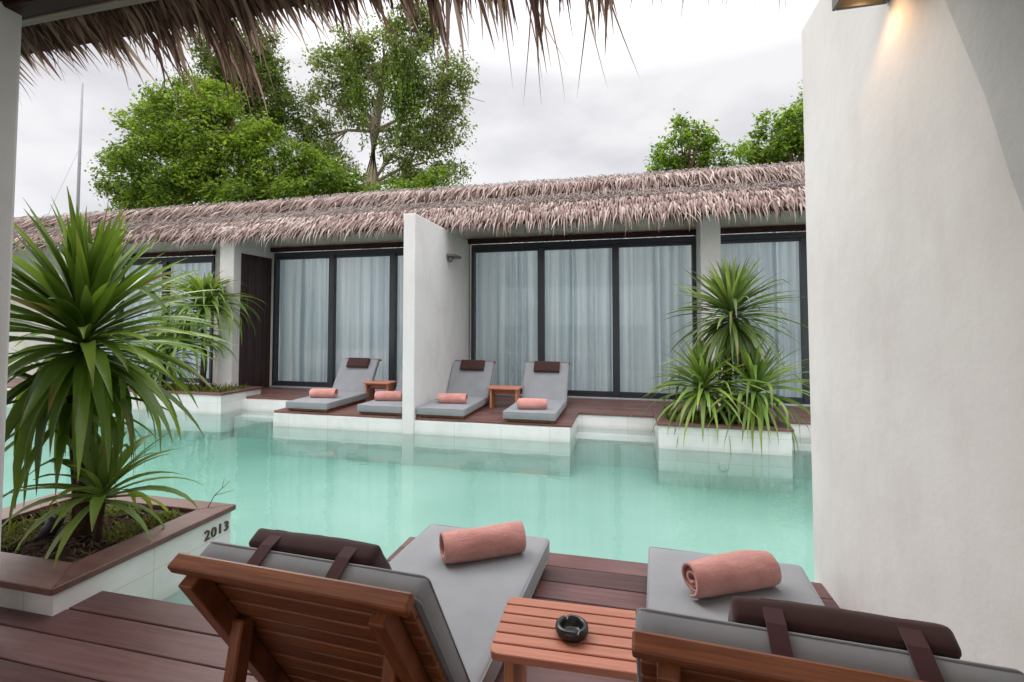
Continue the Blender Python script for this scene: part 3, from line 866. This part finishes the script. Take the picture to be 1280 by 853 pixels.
# ashtray with two notches in its thick rim
bm = BM()
prof = [(0.030, 0.0), (0.040, 0.004), (0.047, 0.016), (0.048, 0.028), (0.045, 0.038), (0.039, 0.042), (0.033, 0.039), (0.030, 0.030), (0.028, 0.014), (0.020, 0.010)]
seg = 64
rings = []
for r, z in prof:
    ring = []
    for k in range(seg):
        a = 2*math.pi*k/seg
        zz = z*0.82
        for a0 in (R(-58), R(120)):
            dd = abs((a-a0+math.pi) % (2*math.pi) - math.pi)
            if dd < 0.11 and z > 0.029: zz = (0.029 + (z-0.029)*0.15)*0.82
        ring.append(bm.verts.new((r*math.cos(a), r*math.sin(a), zz)))
    rings.append(ring)
for i in range(len(rings)-1):
    for k in range(seg): bm.faces.new([rings[i][k], rings[i][(k+1) % seg], rings[i+1][(k+1) % seg], rings[i+1][k]])
bm.faces.new(rings[0][::-1]); bm.faces.new(rings[-1])
o = obj('ashtray', bm, M['black'], None, True, (-0.166, 1.425, 0.3012))
tag(o, 'round black ashtray with notched rim on the near side table', 'ashtray')

# ------------------------------------------------------------------ planters
def rim(bm, x0, x1, y0, y1, z0, z1, wl, wr, wf, wb):
    # four boards mitred at the corners
    o = [(x0, y0), (x1, y0), (x1, y1), (x0, y1)]; i = [(x0+wl, y0+wf), (x1-wr, y0+wf), (x1-wr, y1-wb), (x0+wl, y1-wb)]
    e = 0.0008
    for k in range(4):
        k2 = (k+1) % 4
        poly = [o[k], o[k2], i[k2], i[k]]
        cx = sum(p[0] for p in poly)/4; cy = sum(p[1] for p in poly)/4
        poly = [(p[0]+(cx-p[0])*0.0015, p[1]+(cy-p[1])*0.0015) for p in poly]
        prism(bm, poly, 2, z0, z1, 0.003)
def planter(x0, x1, y0, y1, zt, label, widths, zb=-1.28, number=None, over=0.02):
    org = Vector(((x0+x1)/2, (y0+y1)/2, 0))
    t = thing('planter', label, 'planter', org, 0, 'white tiled planters at the pool edge')
    def po(name, bm, mat, parent=t):
        bmesh.ops.translate(bm, verts=bm.verts, vec=-org); return obj(name, bm, mat, parent)
    bm = BM(); th = 0.10; z1 = zt-0.031
    box(bm, (x0, y0, zb), (x1, y0+th, z1)); box(bm, (x0, y1-th, zb), (x1, y1, z1))
    box(bm, (x0, y0+th, zb), (x0+th, y1-th, z1)); box(bm, (x1-th, y0+th, zb), (x1, y1-th, z1))
    po('tiled_wall', bm, M['tile'])
    bm = BM(); rim(bm, x0-over, x1+over, y0-over, y1+over, zt-0.03, zt, *widths)
    po('wooden_rim', bm, M['rim'])
    bm = BM()
    nx, ny = 40, 30
    zs = zt-0.05
    g = [[bm.verts.new((x0+th+(x1-x0-2*th)*i/nx, y0+th+(y1-y0-2*th)*j/ny, zs + 0.025*noise.noise(Vector((i*.35, j*.4, x0))) + 0.012*noise.noise(Vector((i*1.3, j*1.3, 4))))) for j in range(ny+1)] for i in range(nx+1)]
    for i in range(nx):
        for j in range(ny): bm.faces.new([g[i][j], g[i+1][j], g[i+1][j+1], g[i][j+1]])
    po('soil', bm, M['soil'])
    if number:
        txt, size, yy, zz = number
        cu = bpy.data.curves.new('digits', 'FONT'); cu.body = txt; cu.size = size; cu.extrude = 0.004; cu.space_character = 1.12; cu.offset = 0.0004; cu.resolution_u = 4
        tmp = bpy.data.objects.new('digits_tmp', cu); col.objects.link(tmp)
        dg = bpy.context.evaluated_depsgraph_get()
        me = bpy.data.meshes.new_from_object(tmp.evaluated_get(dg))
        bpy.data.objects.remove(tmp)
        b = bmesh.new(); b.from_mesh(me)
        MM = Matrix(((0, 0, 1, x1+0.004), (1, 0, 0, yy), (0, 1, 0, zz), (0, 0, 0, 1)))
        bmesh.ops.transform(b, matrix=MM, verts=b.verts)
        po('house_number', b, M['digit'])
    return t
pn = planter(-3.55, -2.31, 1.52, 2.43, 0.12, 'white tiled planter numbered 2013 with wide wooden rim beside the deck', (0.2, 0.165, 0.19, 0.12), number=('2013', 0.078, 2.245, -0.012))
pr = planter(0.325, 1.68, 5.70, 6.598, 0.085, 'white tiled planter rising from the pool below the spiky plant across the water', (0.14, 0.14, 0.12, 0.12))
pl = planter(-8.3, -6.14, 6.22, 7.05, 0.12, 'white tiled planter across the pool in front of the dark slatted screen', (0.14, 0.14, 0.12, 0.12))

bm = BM(); lathe(bm, [(0.045, 0.0), (0.055, 0.006), (0.055, 0.012), (0.035, 0.018)], 28)
bmesh.ops.rotate(bm, verts=bm.verts, cent=(0, 0, 0), matrix=Matrix.Rotation(R(90), 3, 'X'))
tag(obj('pool_light', bm, M['poollight'], None, False, (1.0, 5.699, -0.36)), 'round underwater pool light set in the planter wall below the waterline', 'pool light')

# ------------------------------------------------------------------ strap-leaved plants
def leaf(bm, p, az, el, length, width, droop, rnd, n=7, twist=0.0, kink=None):
    lay = bm.verts.layers.float.get('tip') or bm.verts.layers.float.new('tip')
    dry = max(0.0, rnd.gauss(0.05, 0.12)) if rnd.random() < .95 else rnd.uniform(.3, .9)
    p = Vector(p); rows = []
    step = length/n
    h = Vector((math.cos(az), math.sin(az), 0)); s0 = Vector((-math.sin(az), math.cos(az), 0))
    for i in range(n+1):
        t = i/n
        e = el - droop*(t**1.3)
        if kink and t > kink[0]: e -= kink[1]*min(1, (t-kink[0])*5)
        e = max(e, R(-88))
        d = h*math.cos(e) + Vector((0, 0, math.sin(e)))
        up = -h*math.sin(e) + Vector((0, 0, math.cos(e)))
        tw = twist*t
        s = s0*math.cos(tw) + up*math.sin(tw); u2 = up*math.cos(tw) - s0*math.sin(tw)
        w = width*0.5*(0.55 + 1.1*t if t < 0.4 else max(0.0, 1 - ((t-0.4)/0.6)**1.6))
        w = max(w, 0.0012)
        rows.append([bm.verts.new(p - s*w + u2*w*0.35), bm.verts.new(p), bm.verts.new(p + s*w + u2*w*0.35)])
        for v in rows[-1]: v[lay] = max(0.0, min(1.0, (t - (1.0 - dry))*5.0)) if dry > 0 else 0.0
        p = p + d*step
    for a, b in zip(rows, rows[1:]):
        for k in range(2):
            f = bm.faces.new([a[k], a[k+1], b[k+1], b[k]]); f.smooth = True

def rosette(bm, c, n, length, width, rnd, e_top=86, e_low=-35, d_top=12, d_low=75, stem=0.16, axis=(0, 0), pw=1.0, kinks=0.1, up=0.72):
    for i in range(n):
        t = ((i + rnd.random())/n)**pw
        az = i*2.39996 + rnd.uniform(-.35, .35)
        el = R(e_top + (e_low-e_top)*t + rnd.gauss(0, 7)); dr = R(d_top + (d_low-d_top)*t + rnd.gauss(0, 9))
        ln = length*rnd.uniform(.75, 1.12)*(up + (1.12-up)*min(1, t*2.2))
        wd = width*rnd.uniform(.8, 1.15)
        p = Vector(c) + Vector((axis[0]*(1-t), axis[1]*(1-t), stem*(0.5-t))) + Vector((math.cos(az), math.sin(az), 0))*0.012
        kk = (rnd.uniform(.35, .7), R(rnd.uniform(40, 90))) if rnd.random() < kinks else None
        leaf(bm, p, az, el, ln, wd, dr, rnd, 8, rnd.uniform(-.8, .8), kk)

# the big one in the numbered planter
base = Vector((-2.80, 1.98, 0.06))
big = thing('dracaena', 'large spiky dracaena with drooping strap leaves in the planter numbered 2013', 'plant', base)
bm = BM()
tube(bm, [(0, 0, -0.03), (0.0, 0, 0.25), (-0.01, -0.01, 0.55), (-0.02, -0.02, 0.95)], [0.050, 0.042, 0.036, 0.030], 12)
obj('trunk', bm, M['plantbark'], big)
bm = BM()
tube(bm, [(-0.10, 0.05, -0.03), (-0.11, 0.04, 0.3), (-0.13, 0.02, 0.62), (-0.12, 0.0, 0.75)], [0.040, 0.035, 0.03, 0.026], 12)
obj('trunk', bm, M['plantbark'], big)
rnd = random.Random(21)
bm = BM()
rosette(bm, (-0.02, -0.02, 1.05), 270, 0.62, 0.056, rnd, 89, -40, 6, 80, 0.26, up=1.0)
rosette(bm, (-0.16, 0.02, 0.72), 36, 0.52, 0.046, rnd, 50, -45, 20, 60, 0.14)
obj('crown', bm, M['strapleaf'], big)
# a pup at the foot of the trunk
sm = thing('dracaena', 'small pale rosette of strap leaves at the foot of the large dracaena', 'plant', (-2.62, 1.93, 0.06))
bm = BM(); rnd = random.Random(4)
tube(bm, [(-0.03, 0, -0.03), (-0.02, 0, 0.12), (0, 0, 0.24)], [0.018, 0.016, 0.014], 8)
obj('stem', bm, M['plantbark'], sm)
bm = BM(); rosette(bm, (0, 0, 0.27), 38, 0.42, 0.052, rnd, 85, -20, 15, 90, 0.08)
obj('crown', bm, M['paleleaf'], sm)

# across the pool, right-hand planter
fp = thing('dracaena', 'tall spiky dracaena in the planter across the pool, before the glass doors', 'plant', (1.12, 6.2, 0.03))
bm = BM(); tube(bm, [(0, 0, -0.03), (0.03, 0, 0.5), (0.08, 0.02, 1.2)], [0.05, 0.042, 0.034], 10)
obj('trunk', bm, M['plantbark'], fp)
rnd = random.Random(31)
bm = BM(); rosette(bm, (0.09, 0.02, 1.28), 270, 0.72, 0.048, rnd, 89, -58, 8, 66, 0.28)
obj('crown', bm, M['farleaf'], fp)
for (x, y, z, n, L, lb, sd) in ((0.86, 6.02, 0.42, 150, 0.70, 'low spiky plant left of the tall dracaena across the pool', 1), (1.40, 6.0, 0.40, 150, 0.68, 'low spiky plant right of the tall dracaena across the pool', 2)):
    q = thing('dracaena', lb, 'plant', (x, y, 0.03))
    rnd = random.Random(50+sd)
    bm = BM(); tube(bm, [(0, 0, -0.03), (0, 0, z*0.5), (0, 0, z)], [0.03, 0.028, 0.024], 8); obj('stem', bm, M['plantbark'], q)
    bm = BM(); rosette(bm, (0, 0, z), n, L, 0.046, rnd, 86, -30, 10, 80, 0.14); obj('crown', bm, M['paleleaf'], q)
q = thing('dracaena', 'bushy pale green dracaena across the pool beside the dark slatted screen', 'plant', (-7.02, 6.72, 0.06))
rnd = random.Random(77)
bm = BM(); tube(bm, [(0, 0, -0.03), (0.02, 0, 0.6), (0, 0, 1.15)], [0.05, 0.042, 0.034], 10); obj('trunk', bm, M['plantbark'], q)
bm = BM(); rosette(bm, (0, 0, 1.40), 190, 0.90, 0.062, rnd, 82, 5, 55, 135, 0.2); rosette(bm, (-.25, -.1, 0.85), 100, 0.78, 0.056, rnd, 70, 0, 50, 120, 0.2)
obj('crown', bm, M['paleleaf'], q)
q = thing('dracaena', 'yellow green dracaena across the pool behind the large dracaena leaves', 'plant', (-7.75, 6.62, 0.06))
rnd = random.Random(78)
bm = BM(); tube(bm, [(0, 0, -0.03), (0, 0, 0.35), (0, 0, 0.55)], [0.04, 0.034, 0.03], 8); obj('stem', bm, M['plantbark'], q)
bm = BM(); rosette(bm, (0, 0, 0.55), 100, 0.80, 0.058, rnd, 84, -25, 25, 95, 0.15); obj('crown', bm, M['youngleaf'], q)

# creeping ground cover in the planters
def cover(name, areas, n, size, lab):
    rnd = random.Random(len(areas)*7+n); bm = BM()
    for _ in range(n):
        x0, x1, y0, y1, z = rnd.choice(areas)
        x = rnd.uniform(x0, x1); y = rnd.uniform(y0, y1)
        k = noise.noise(Vector((x*6, y*6, 1.5)))
        if k < -0.12: continue
        leaf(bm, (x, y, z + 0.02*k), rnd.uniform(0, 6.28), R(rnd.uniform(20, 85)), size*rnd.uniform(.5, 1.3), size*0.16, R(rnd.uniform(10, 80)), rnd, 3, 0)
    o = obj(name, bm, M['moss']); tag(o, lab, 'ground cover', None, 'stuff')
cover('ground_cover', [(-3.4, -2.95, 1.9, 2.3, 0.08), (-3.4, -3.0, 1.72, 1.95, 0.07), (-2.72, -2.49, 1.95, 2.29, 0.075), (-2.95, -2.55, 2.12, 2.3, 0.075)], 2600, 0.055, 'yellow green moss and weeds creeping over the planter soil')
cover('ground_cover', [(0.45, 1.55, 5.83, 6.45, 0.05), (-8.1, -6.3, 6.35, 6.9, 0.08)], 1400, 0.13, 'low yellow green weeds in the planters across the pool')
# dry twigs and litter on the soil
bm = BM(); rnd = random.Random(9)
for _ in range(240):
    x = rnd.uniform(-3.1, -2.5); y = rnd.uniform(1.72, 2.2); a = rnd.uniform(0, 6.28); L = rnd.uniform(.02, .09)
    z = 0.085 + rnd.uniform(0, .02)
    tube(bm, [(x, y, z), (x+L*math.cos(a)*.5, y+L*math.sin(a)*.5, z+rnd.uniform(0, .015)), (x+L*math.cos(a), y+L*math.sin(a), z-.005)], rnd.uniform(.001, .0028), 5)
tag(obj('litter', bm, M['bark']), 'dry twigs and leaf litter on the soil of the numbered planter', 'leaf litter', None, 'stuff')
bm = BM()
tube(bm, [(-2.92, 1.76, 0.07), (-2.925, 1.79, 0.11), (-2.95, 1.83, 0.15), (-2.90, 1.86, 0.18)], [.006, .005, .005, .004], 6)
tube(bm, [(-2.95, 1.83, 0.15), (-3.0, 1.80, 0.10), (-3.04, 1.80, 0.075)], [.005, .006, .007], 6)
tag(obj('dry_branch', bm, M['bark']), 'forked bare branch standing in the soil of the numbered planter', 'branch')
bm = BM()
tube(bm, [(-2.42, 2.36, 0.10), (-2.40, 2.40, 0.18), (-2.35, 2.46, 0.25)], [.003, .0025, .0015], 5)
tube(bm, [(-2.40, 2.40, 0.18), (-2.33, 2.42, 0.20), (-2.29, 2.43, 0.21)], [.002, .0015, .001], 5)
tube(bm, [(-2.375, 2.43, 0.215), (-2.38, 2.45, 0.27)], [.0015, .001], 5)
tag(obj('dry_branch', bm, M['bark']), 'thin bare twig leaning over the rim towards the water', 'branch')
sp = thing('garden_spotlight', 'dark garden spotlight lying in the soil under the large dracaena', 'spotlight', (-2.95, 1.90, 0.10))
dv = Vector((0.05, 0.03, 0.12)).normalized()
bm = BM(); tube(bm, [Vector((0, 0, 0)) - dv*0.01, dv*0.11], [0.034, 0.036], 20); obj('lamp_head', bm, M['spot'], sp)
bm = BM(); tube(bm, [(0.02, 0, -0.07), (0.02, 0, 0.02)], 0.008, 8); obj('spike', bm, M['spot'], sp)

# ------------------------------------------------------------------ trees behind the roof
def leafquad(bm, p, size, rnd, hang=0.0):
    az = rnd.uniform(0, 6.283); el = rnd.gauss(-0.25, 0.5) - hang
    d = Vector((math.cos(az)*math.cos(el), math.sin(az)*math.cos(el), math.sin(el)))
    s = d.cross(Vector((rnd.gauss(0, .5), rnd.gauss(0, .5), 1)))
    if s.length < .01: return
    s.normalize(); L = size*rnd.uniform(.6, 1.3); w = L*rnd.uniform(.18, .36)
    vs = [bm.verts.new(p), bm.verts.new(p + d*L*.5 + s*w), bm.verts.new(p + d*L), bm.verts.new(p + d*L*.5 - s*w)]
    bm.faces.new(vs)
def blob_clumps(blobs, rnd, per):
    out = []
    for (c, r) in blobs:
        c = Vector(c); r = Vector(r) if not isinstance(r, (int, float)) else Vector((r, r, r))
        for _ in range(int(2.7*per*(r.x*r.y*r.z)**(2/3))):
            u = Vector((rnd.gauss(0, 1), rnd.gauss(0, 1), rnd.gauss(0, 1))).normalized()
            k = rnd.uniform(.45, 1.0)**0.6 * (1 + 0.28*noise.noise(u*2.2 + c*0.3))
            out.append((c + Vector((u.x*r.x, u.y*r.y, u.z*r.z))*k, c))
    return out
def make_tree(name, label, base, trunk, limbs_at, blobs, mat, per=7, nl=42, cl=0.55, size=0.17, hang=0.0, seed=1, fine=None):
    rnd = random.Random(seed)
    base = Vector(base)
    sub = []
    for (c, r) in blobs:
        r = Vector(r); c = Vector(c)
        for _ in range(4):
            u = Vector((rnd.gauss(0, 1), rnd.gauss(0, .7), rnd.gauss(0.15, 1))).normalized()
            sub.append((c + Vector((u.x*r.x, u.y*r.y, u.z*r.z))*rnd.uniform(.85, 1.15), r*rnd.uniform(.28, .45)))
    t = thing(name, label, 'tree', base, 0, 'trees rising behind the thatched roof')
    bm = BM()
    tube(bm, [Vector(p) - base for p, r in trunk], [r for p, r in trunk], 10)
    tops = [Vector(p) for p, r in trunk]
    for (c, r) in blobs:
        c = Vector(c); a = min(tops[1:] if len(tops) > 1 else tops, key=lambda q: (q - (c - Vector((0, 0, 1.0)))).length)
        mid = (a + c)/2 + Vector((rnd.uniform(-.3, .3), rnd.uniform(-.3, .3), 0.25))
        tube(bm, [a - base, mid - base, c - base, c - base + Vector((rnd.uniform(-.2, .2), 0, .25))], [0.11, 0.08, 0.05, 0.02], 7)
        for _ in range(5):
            q = (r if isinstance(r, (int, float)) else min(r))*0.5
            e = c + Vector((rnd.gauss(0, q), rnd.gauss(0, q), rnd.gauss(0.1, q*.8)))
            tube(bm, [mid - base, (mid+e)/2 - base + Vector((0, 0, .15)), e - base], [0.045, 0.03, 0.012], 5)
    obj('trunk', bm, M['palebark' if 'pale bare' in label else 'bark'], t)
    bm = BM()
    for (p, c) in blob_clumps(blobs, rnd, per) + blob_clumps(sub, rnd, per*1.2):
        cr = cl*rnd.uniform(.5, 1.15)
        m = int(nl*rnd.uniform(.5, 1.2))
        for _ in range(m):
            q = p + Vector((rnd.gauss(0, .45), rnd.gauss(0, .45), rnd.gauss(0, .38)))*cr - base
            leafquad(bm, q, size, rnd, hang)
    obj('crown', bm, M[mat], t)
    return t

make_tree('broadleaf_tree', 'broad bright green tree behind the left end of the thatched roof', (-19.5, 20.5, -0.06),
          [((-19.5, 20.5, -0.1), .30), ((-19.6, 20.5, 4), .25), ((-19.4, 20.5, 8.0), .18), ((-19.5, 20.6, 10.5), .12)], None,
          [((-24.6, 20, 11.3), (1.5, 1.4, 1.5)), ((-22.4, 20.2, 11.9), (2.0, 1.6, 1.5)), ((-25.2, 20.2, 8.8), (2.2, 1.6, 1.3)), ((-19.9, 19.6, 10.6), (2.6, 1.8, 1.6)),
           ((-22.5, 19.6, 9.2), (2.6, 1.8, 1.7)), ((-16.9, 19.9, 9.3), (1.8, 1.5, 1.3)), ((-18.5, 19.4, 8.4), (3.0, 1.8, 1.6)), ((-14.7, 20.2, 8.2), (1.5, 1.5, 1.3)),
           ((-24.3, 20.3, 12.8), (0.9, .9, .6)), ((-20.8, 20.0, 12.2), (1.2, 1.1, .9)), ((-21.5, 19.3, 7.4), (2.2, 1.5, 1.2)), ((-17.5, 19.3, 7.2), (2.4, 1.5, 1.1)), ((-24.6, 19.8, 7.2), (1.8, 1.4, 1.0)), ((-22.3, 20.4, 13.5), (1.2, 1.0, .9)), ((-20.6, 20.2, 13.0), (.9, .9, .8)), ((-25.9, 20.2, 12.6), (.8, .8, .9)), ((-27.0, 20.2, 8.4), (.9, .8, .6))],
          'tree1', per=9.5, nl=54, cl=0.56, size=0.20, seed=3)
make_tree('broadleaf_tree', 'tall dark green tree top rising behind the broad bright tree', (-19.0, 23.5, -0.06),
          [((-19.0, 23.5, -0.1), .30), ((-20.5, 23.5, 6), .26), ((-21.4, 23.5, 11.0), .20), ((-21.9, 23.5, 14.0), .12)], None,
          [((-23.6, 23.4, 17.2), (1.3, 1.2, 1.6)), ((-22.0, 23.4, 16.9), (1.8, 1.5, 1.7)), ((-20.6, 23.4, 15.2), (1.7, 1.5, 1.7)), ((-22.9, 23.4, 15.0), (1.6, 1.5, 1.5)), ((-19.6, 23.3, 13.6), (1.4, 1.3, 1.3)), ((-22.0, 23.4, 13.0), (1.8, 1.5, 1.5)), ((-18.9, 23.4, 12.4), (1.0, 1.0, 1.0))],
          'tree3', per=10, nl=56, cl=0.6, size=0.19, seed=5)
ct = make_tree('weeping_tree', 'tall airy tree with pale bare trunk behind the middle of the roof', (-13.85, 24, -0.06),
          [((-13.8, 24, -0.1), .6), ((-13.85, 24, 5), .55), ((-13.9, 24, 9.0), .48), ((-13.75, 24, 12.0), .30), ((-13.3, 24, 14.5), .16), ((-12.6, 24, 16.8), .07)], None,
          [((-16.8, 24, 13.9), (1.5, 1.3, 1.7)), ((-17.5, 24, 12.0), (1.1, 1.1, 1.3)), ((-15.9, 24, 15.9), (1.3, 1.2, 1.1)), ((-13.2, 24, 16.6), (2.0, 1.5, 1.3)), ((-11.6, 24, 17.6), (1.6, 1.3, 1.1)),
           ((-10.7, 24, 15.3), (1.6, 1.4, 1.8)), ((-9.2, 24, 13.6), (1.2, 1.1, 1.5)), ((-10.9, 24, 12.5), (1.5, 1.3, 1.6)), ((-10.6, 24, 10.0), (1.6, 1.3, 1.3)), ((-12.4, 24, 14.3), (1.2, 1.2, 1.2)),
           ((-16.6, 24, 10.4), (1.3, 1.1, 1.1)), ((-9.8, 24, 8.7), (1.5, 1.2, 1.1)), ((-12.4, 24, 10.6), (0.9, .9, 1.6)), ((-14.8, 24, 13.6), (.9, .9, .9)), ((-14.6, 24.2, 15.6), (1.3, 1.1, 1.1)), ((-9.0, 24, 11.6), (1.0, .9, 1.1)), ((-17.6, 24, 10.0), (.9, .9, .9)), ((-11.6, 24, 8.6), (1.4, 1.1, 1.0)), ((-15.2, 24, 17.3), (1.0, 1.0, .8))],
          'tree2', per=9.5, nl=40, cl=0.60, size=0.19, hang=0.35, seed=8)
# hanging streamers of leaves on the weeping tree
bm = BM(); rnd = random.Random(2); b0 = Vector((-13.85, 24, -0.06))
for _ in range(230):
    x = rnd.gauss(-11.4, .55) if rnd.random() < .65 else rnd.gauss(-14.2, .5)
    z = rnd.uniform(13.5, 16.4); y = 23.3 + rnd.gauss(0, .4); L = rnd.uniform(1.2, 3.6)
    k = int(L*11)
    for j in range(k):
        leafquad(bm, Vector((x + rnd.gauss(0, .06), y + rnd.gauss(0, .06), z - L*j/k)) - b0, 0.17, rnd, 0.9)
obj('streamers', bm, M['tree1'], ct)
make_tree('shrub_tree', 'bright green bushy tree filling the gap left of the pale trunk', (-15.9, 21.5, -0.06),
          [((-15.9, 21.5, -0.1), .2), ((-15.8, 21.5, 4), .16), ((-15.7, 21.5, 7.2), .1)], None,
          [((-15.6, 21.5, 8.3), (1.1, 1, .9)), ((-14.2, 21.6, 8.2), (1.2, 1, .9)), ((-13.0, 21.8, 7.7), (1.0, .9, .7)), ((-11.2, 21.8, 7.6), (1.1, .9, .7)), ((-9.4, 21.8, 7.7), (1.2, .9, .8)), ((-15.3, 21.9, 9.2), (.9, .8, .8))],
          'tree4', per=10, nl=46, cl=0.5, size=0.2, seed=12)
make_tree('broadleaf_tree', 'small bright green tree top peeking over the roof right of the sky gap', (2.6, 22, -0.06),
          [((2.6, 22, -0.1), .2), ((2.6, 22, 4), .16), ((2.6, 22, 7.5), .1)], None,
          [((2.55, 22, 8.8), (1.15, 1.0, .85)), ((1.65, 22, 8.25), (.75, .8, .6)), ((3.5, 22, 8.2), (.8, .8, .5)), ((2.3, 22, 9.65), (.35, .4, .55)), ((3.1, 22, 9.2), (.6, .6, .5))],
          'tree4', per=15, nl=46, cl=0.42, size=0.18, seed=14)
make_tree('broadleaf_tree', 'bright green tree over the roof, cut off by the big right wall', (7.0, 22, -0.06),
          [((7.0, 22, -0.1), .26), ((7.0, 22, 4), .2), ((6.8, 22, 7.5), .12)], None,
          [((6.9, 22, 9.3), (1.3, 1.1, 1.0)), ((5.9, 22, 8.8), (1.1, 1.0, .85)), ((5.0, 22, 8.2), (.8, .8, .5)), ((8.0, 22, 9.9), (1.4, 1.2, 1.3)), ((7.3, 22, 8.3), (1.6, 1.2, 1.0)), ((9.5, 22, 9.3), (1.5, 1.2, 1.2))],
          'tree4', per=13, nl=46, cl=0.46, size=0.18, seed=15)

am = thing('radio_mast', 'thin grey radio mast with guy wires in the sky behind the roof', 'mast', (-44.4, 30, -0.06))
bm = BM(); tube(bm, [(0, 0, 0), (0, 0, 14), (0.05, 0, 21.5)], [0.14, 0.11, 0.07], 8); obj('pole', bm, M['mast'], am)
for sx in (-1, 1):
    bm = BM(); tube(bm, [(0, 0, 16.0), (sx*4.2, 0, 9.0), (sx*9.0, 0, 1.0)], 0.012, 5); obj('guy_wire', bm, M['mast'], am)

# ------------------------------------------------------------------ camera
F, PXC, PYC = 600.0, 640.0, 382.0
cam = bpy.data.cameras.new('camera'); co = bpy.data.objects.new('camera', cam); link(co)
cam.sensor_fit = 'HORIZONTAL'; cam.sensor_width = 36.0; cam.lens = 36.0*F/1280.0
cam.shift_x = 0.0; cam.shift_y = -(426.5 - PYC)/1280.0
cam.clip_start = 0.05; cam.clip_end = 2000
co.location = (0, 0, 1.2); co.rotation_euler = (R(90 + 2.2), 0, R(13.576))
scene.camera = co

# ------------------------------------------------------------------ light: overcast sky with clouds, weak soft sun
w = bpy.data.worlds.new('World'); scene.world = w; w.use_nodes = True
nt = w.node_tree; nt.nodes.clear()
N = nt.nodes.new; L = nt.links.new
out = N('ShaderNodeOutputWorld'); bg = N('ShaderNodeBackground'); L(bg.outputs[0], out.inputs[0]); bg.inputs['Strength'].default_value = 0.10
SUN_EL, SUN_AZ = R(43), R(-58)     # over the far left end of the pool
sky = N('ShaderNodeTexSky'); sky.sky_type = 'NISHITA'; sky.sun_disc = False; sky.sun_elevation = SUN_EL; sky.sun_rotation = SUN_AZ
tc = N('ShaderNodeTexCoord'); sep = N('ShaderNodeSeparateXYZ'); L(tc.outputs['Generated'], sep.inputs[0])
mp = N('ShaderNodeMapping'); L(tc.outputs['Generated'], mp.inputs['Vector']); mp.inputs['Scale'].default_value = (1.0, 1.0, 2.2); mp.inputs['Location'].default_value = (0.35, 0.1, 0.2)
nz = N('ShaderNodeTexNoise'); L(mp.outputs[0], nz.inputs['Vector']); nz.inputs['Scale'].default_value = 2.3; nz.inputs['Detail'].default_value = 5; nz.inputs['Roughness'].default_value = 0.5
rp = N('ShaderNodeValToRGB'); L(nz.outputs['Fac'], rp.inputs[0])
e = rp.color_ramp.elements; e[0].position = 0.34; e[0].color = (4.0, 3.97, 4.3, 1); e[1].position = 0.60; e[1].color = (6.7, 6.6, 6.65, 1)
# overcast: the zenith is about three times as bright as the horizon
m1 = N('ShaderNodeMath'); m1.operation = 'MAXIMUM'; L(sep.outputs[2], m1.inputs[0]); m1.inputs[1].default_value = 0.0
m2 = N('ShaderNodeMapRange'); L(m1.outputs[0], m2.inputs[0]); m2.inputs[1].default_value = 0.45; m2.inputs[2].default_value = 0.9; m2.inputs[3].default_value = 1.0; m2.inputs[4].default_value = 4.1
mu = N('ShaderNodeMix'); mu.data_type = 'RGBA'; mu.blend_type = 'MULTIPLY'; mu.inputs[0].default_value = 1.0
# sky brightened behind the camera, added as frontal fill for facades and columns
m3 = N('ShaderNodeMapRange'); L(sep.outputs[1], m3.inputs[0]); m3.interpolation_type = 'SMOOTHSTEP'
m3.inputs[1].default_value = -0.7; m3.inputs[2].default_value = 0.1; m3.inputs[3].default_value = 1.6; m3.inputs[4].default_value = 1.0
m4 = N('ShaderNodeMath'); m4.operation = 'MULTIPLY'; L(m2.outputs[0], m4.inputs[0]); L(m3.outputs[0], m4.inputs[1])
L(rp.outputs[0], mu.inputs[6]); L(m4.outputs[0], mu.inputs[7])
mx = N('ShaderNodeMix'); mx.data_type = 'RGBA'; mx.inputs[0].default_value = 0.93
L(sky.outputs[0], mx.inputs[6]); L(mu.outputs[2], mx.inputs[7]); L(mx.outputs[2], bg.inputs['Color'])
sd = bpy.data.lights.new('sun', 'SUN'); sd.energy = 1.1; sd.angle = R(30); sd.color = (1.0, 0.96, 0.90)
so = bpy.data.objects.new('sun', sd); link(so)
dirv = Vector((math.sin(SUN_AZ)*math.cos(SUN_EL), math.cos(SUN_AZ)*math.cos(SUN_EL), math.sin(SUN_EL)))
so.rotation_euler = dirv.to_track_quat('Z', 'Y').to_euler()

vs = scene.view_settings
vs.view_transform = 'Standard'; vs.look = 'None'; vs.gamma = 1.0; vs.exposure = 0.0; vs.use_curve_mapping = False
scene.cycles.max_bounces = 10; scene.cycles.transparent_max_bounces = 16; scene.cycles.caustics_refractive = False; scene.cycles.caustics_reflective = False
vs.exposure = 0.53
scene.cycles.use_denoising = True
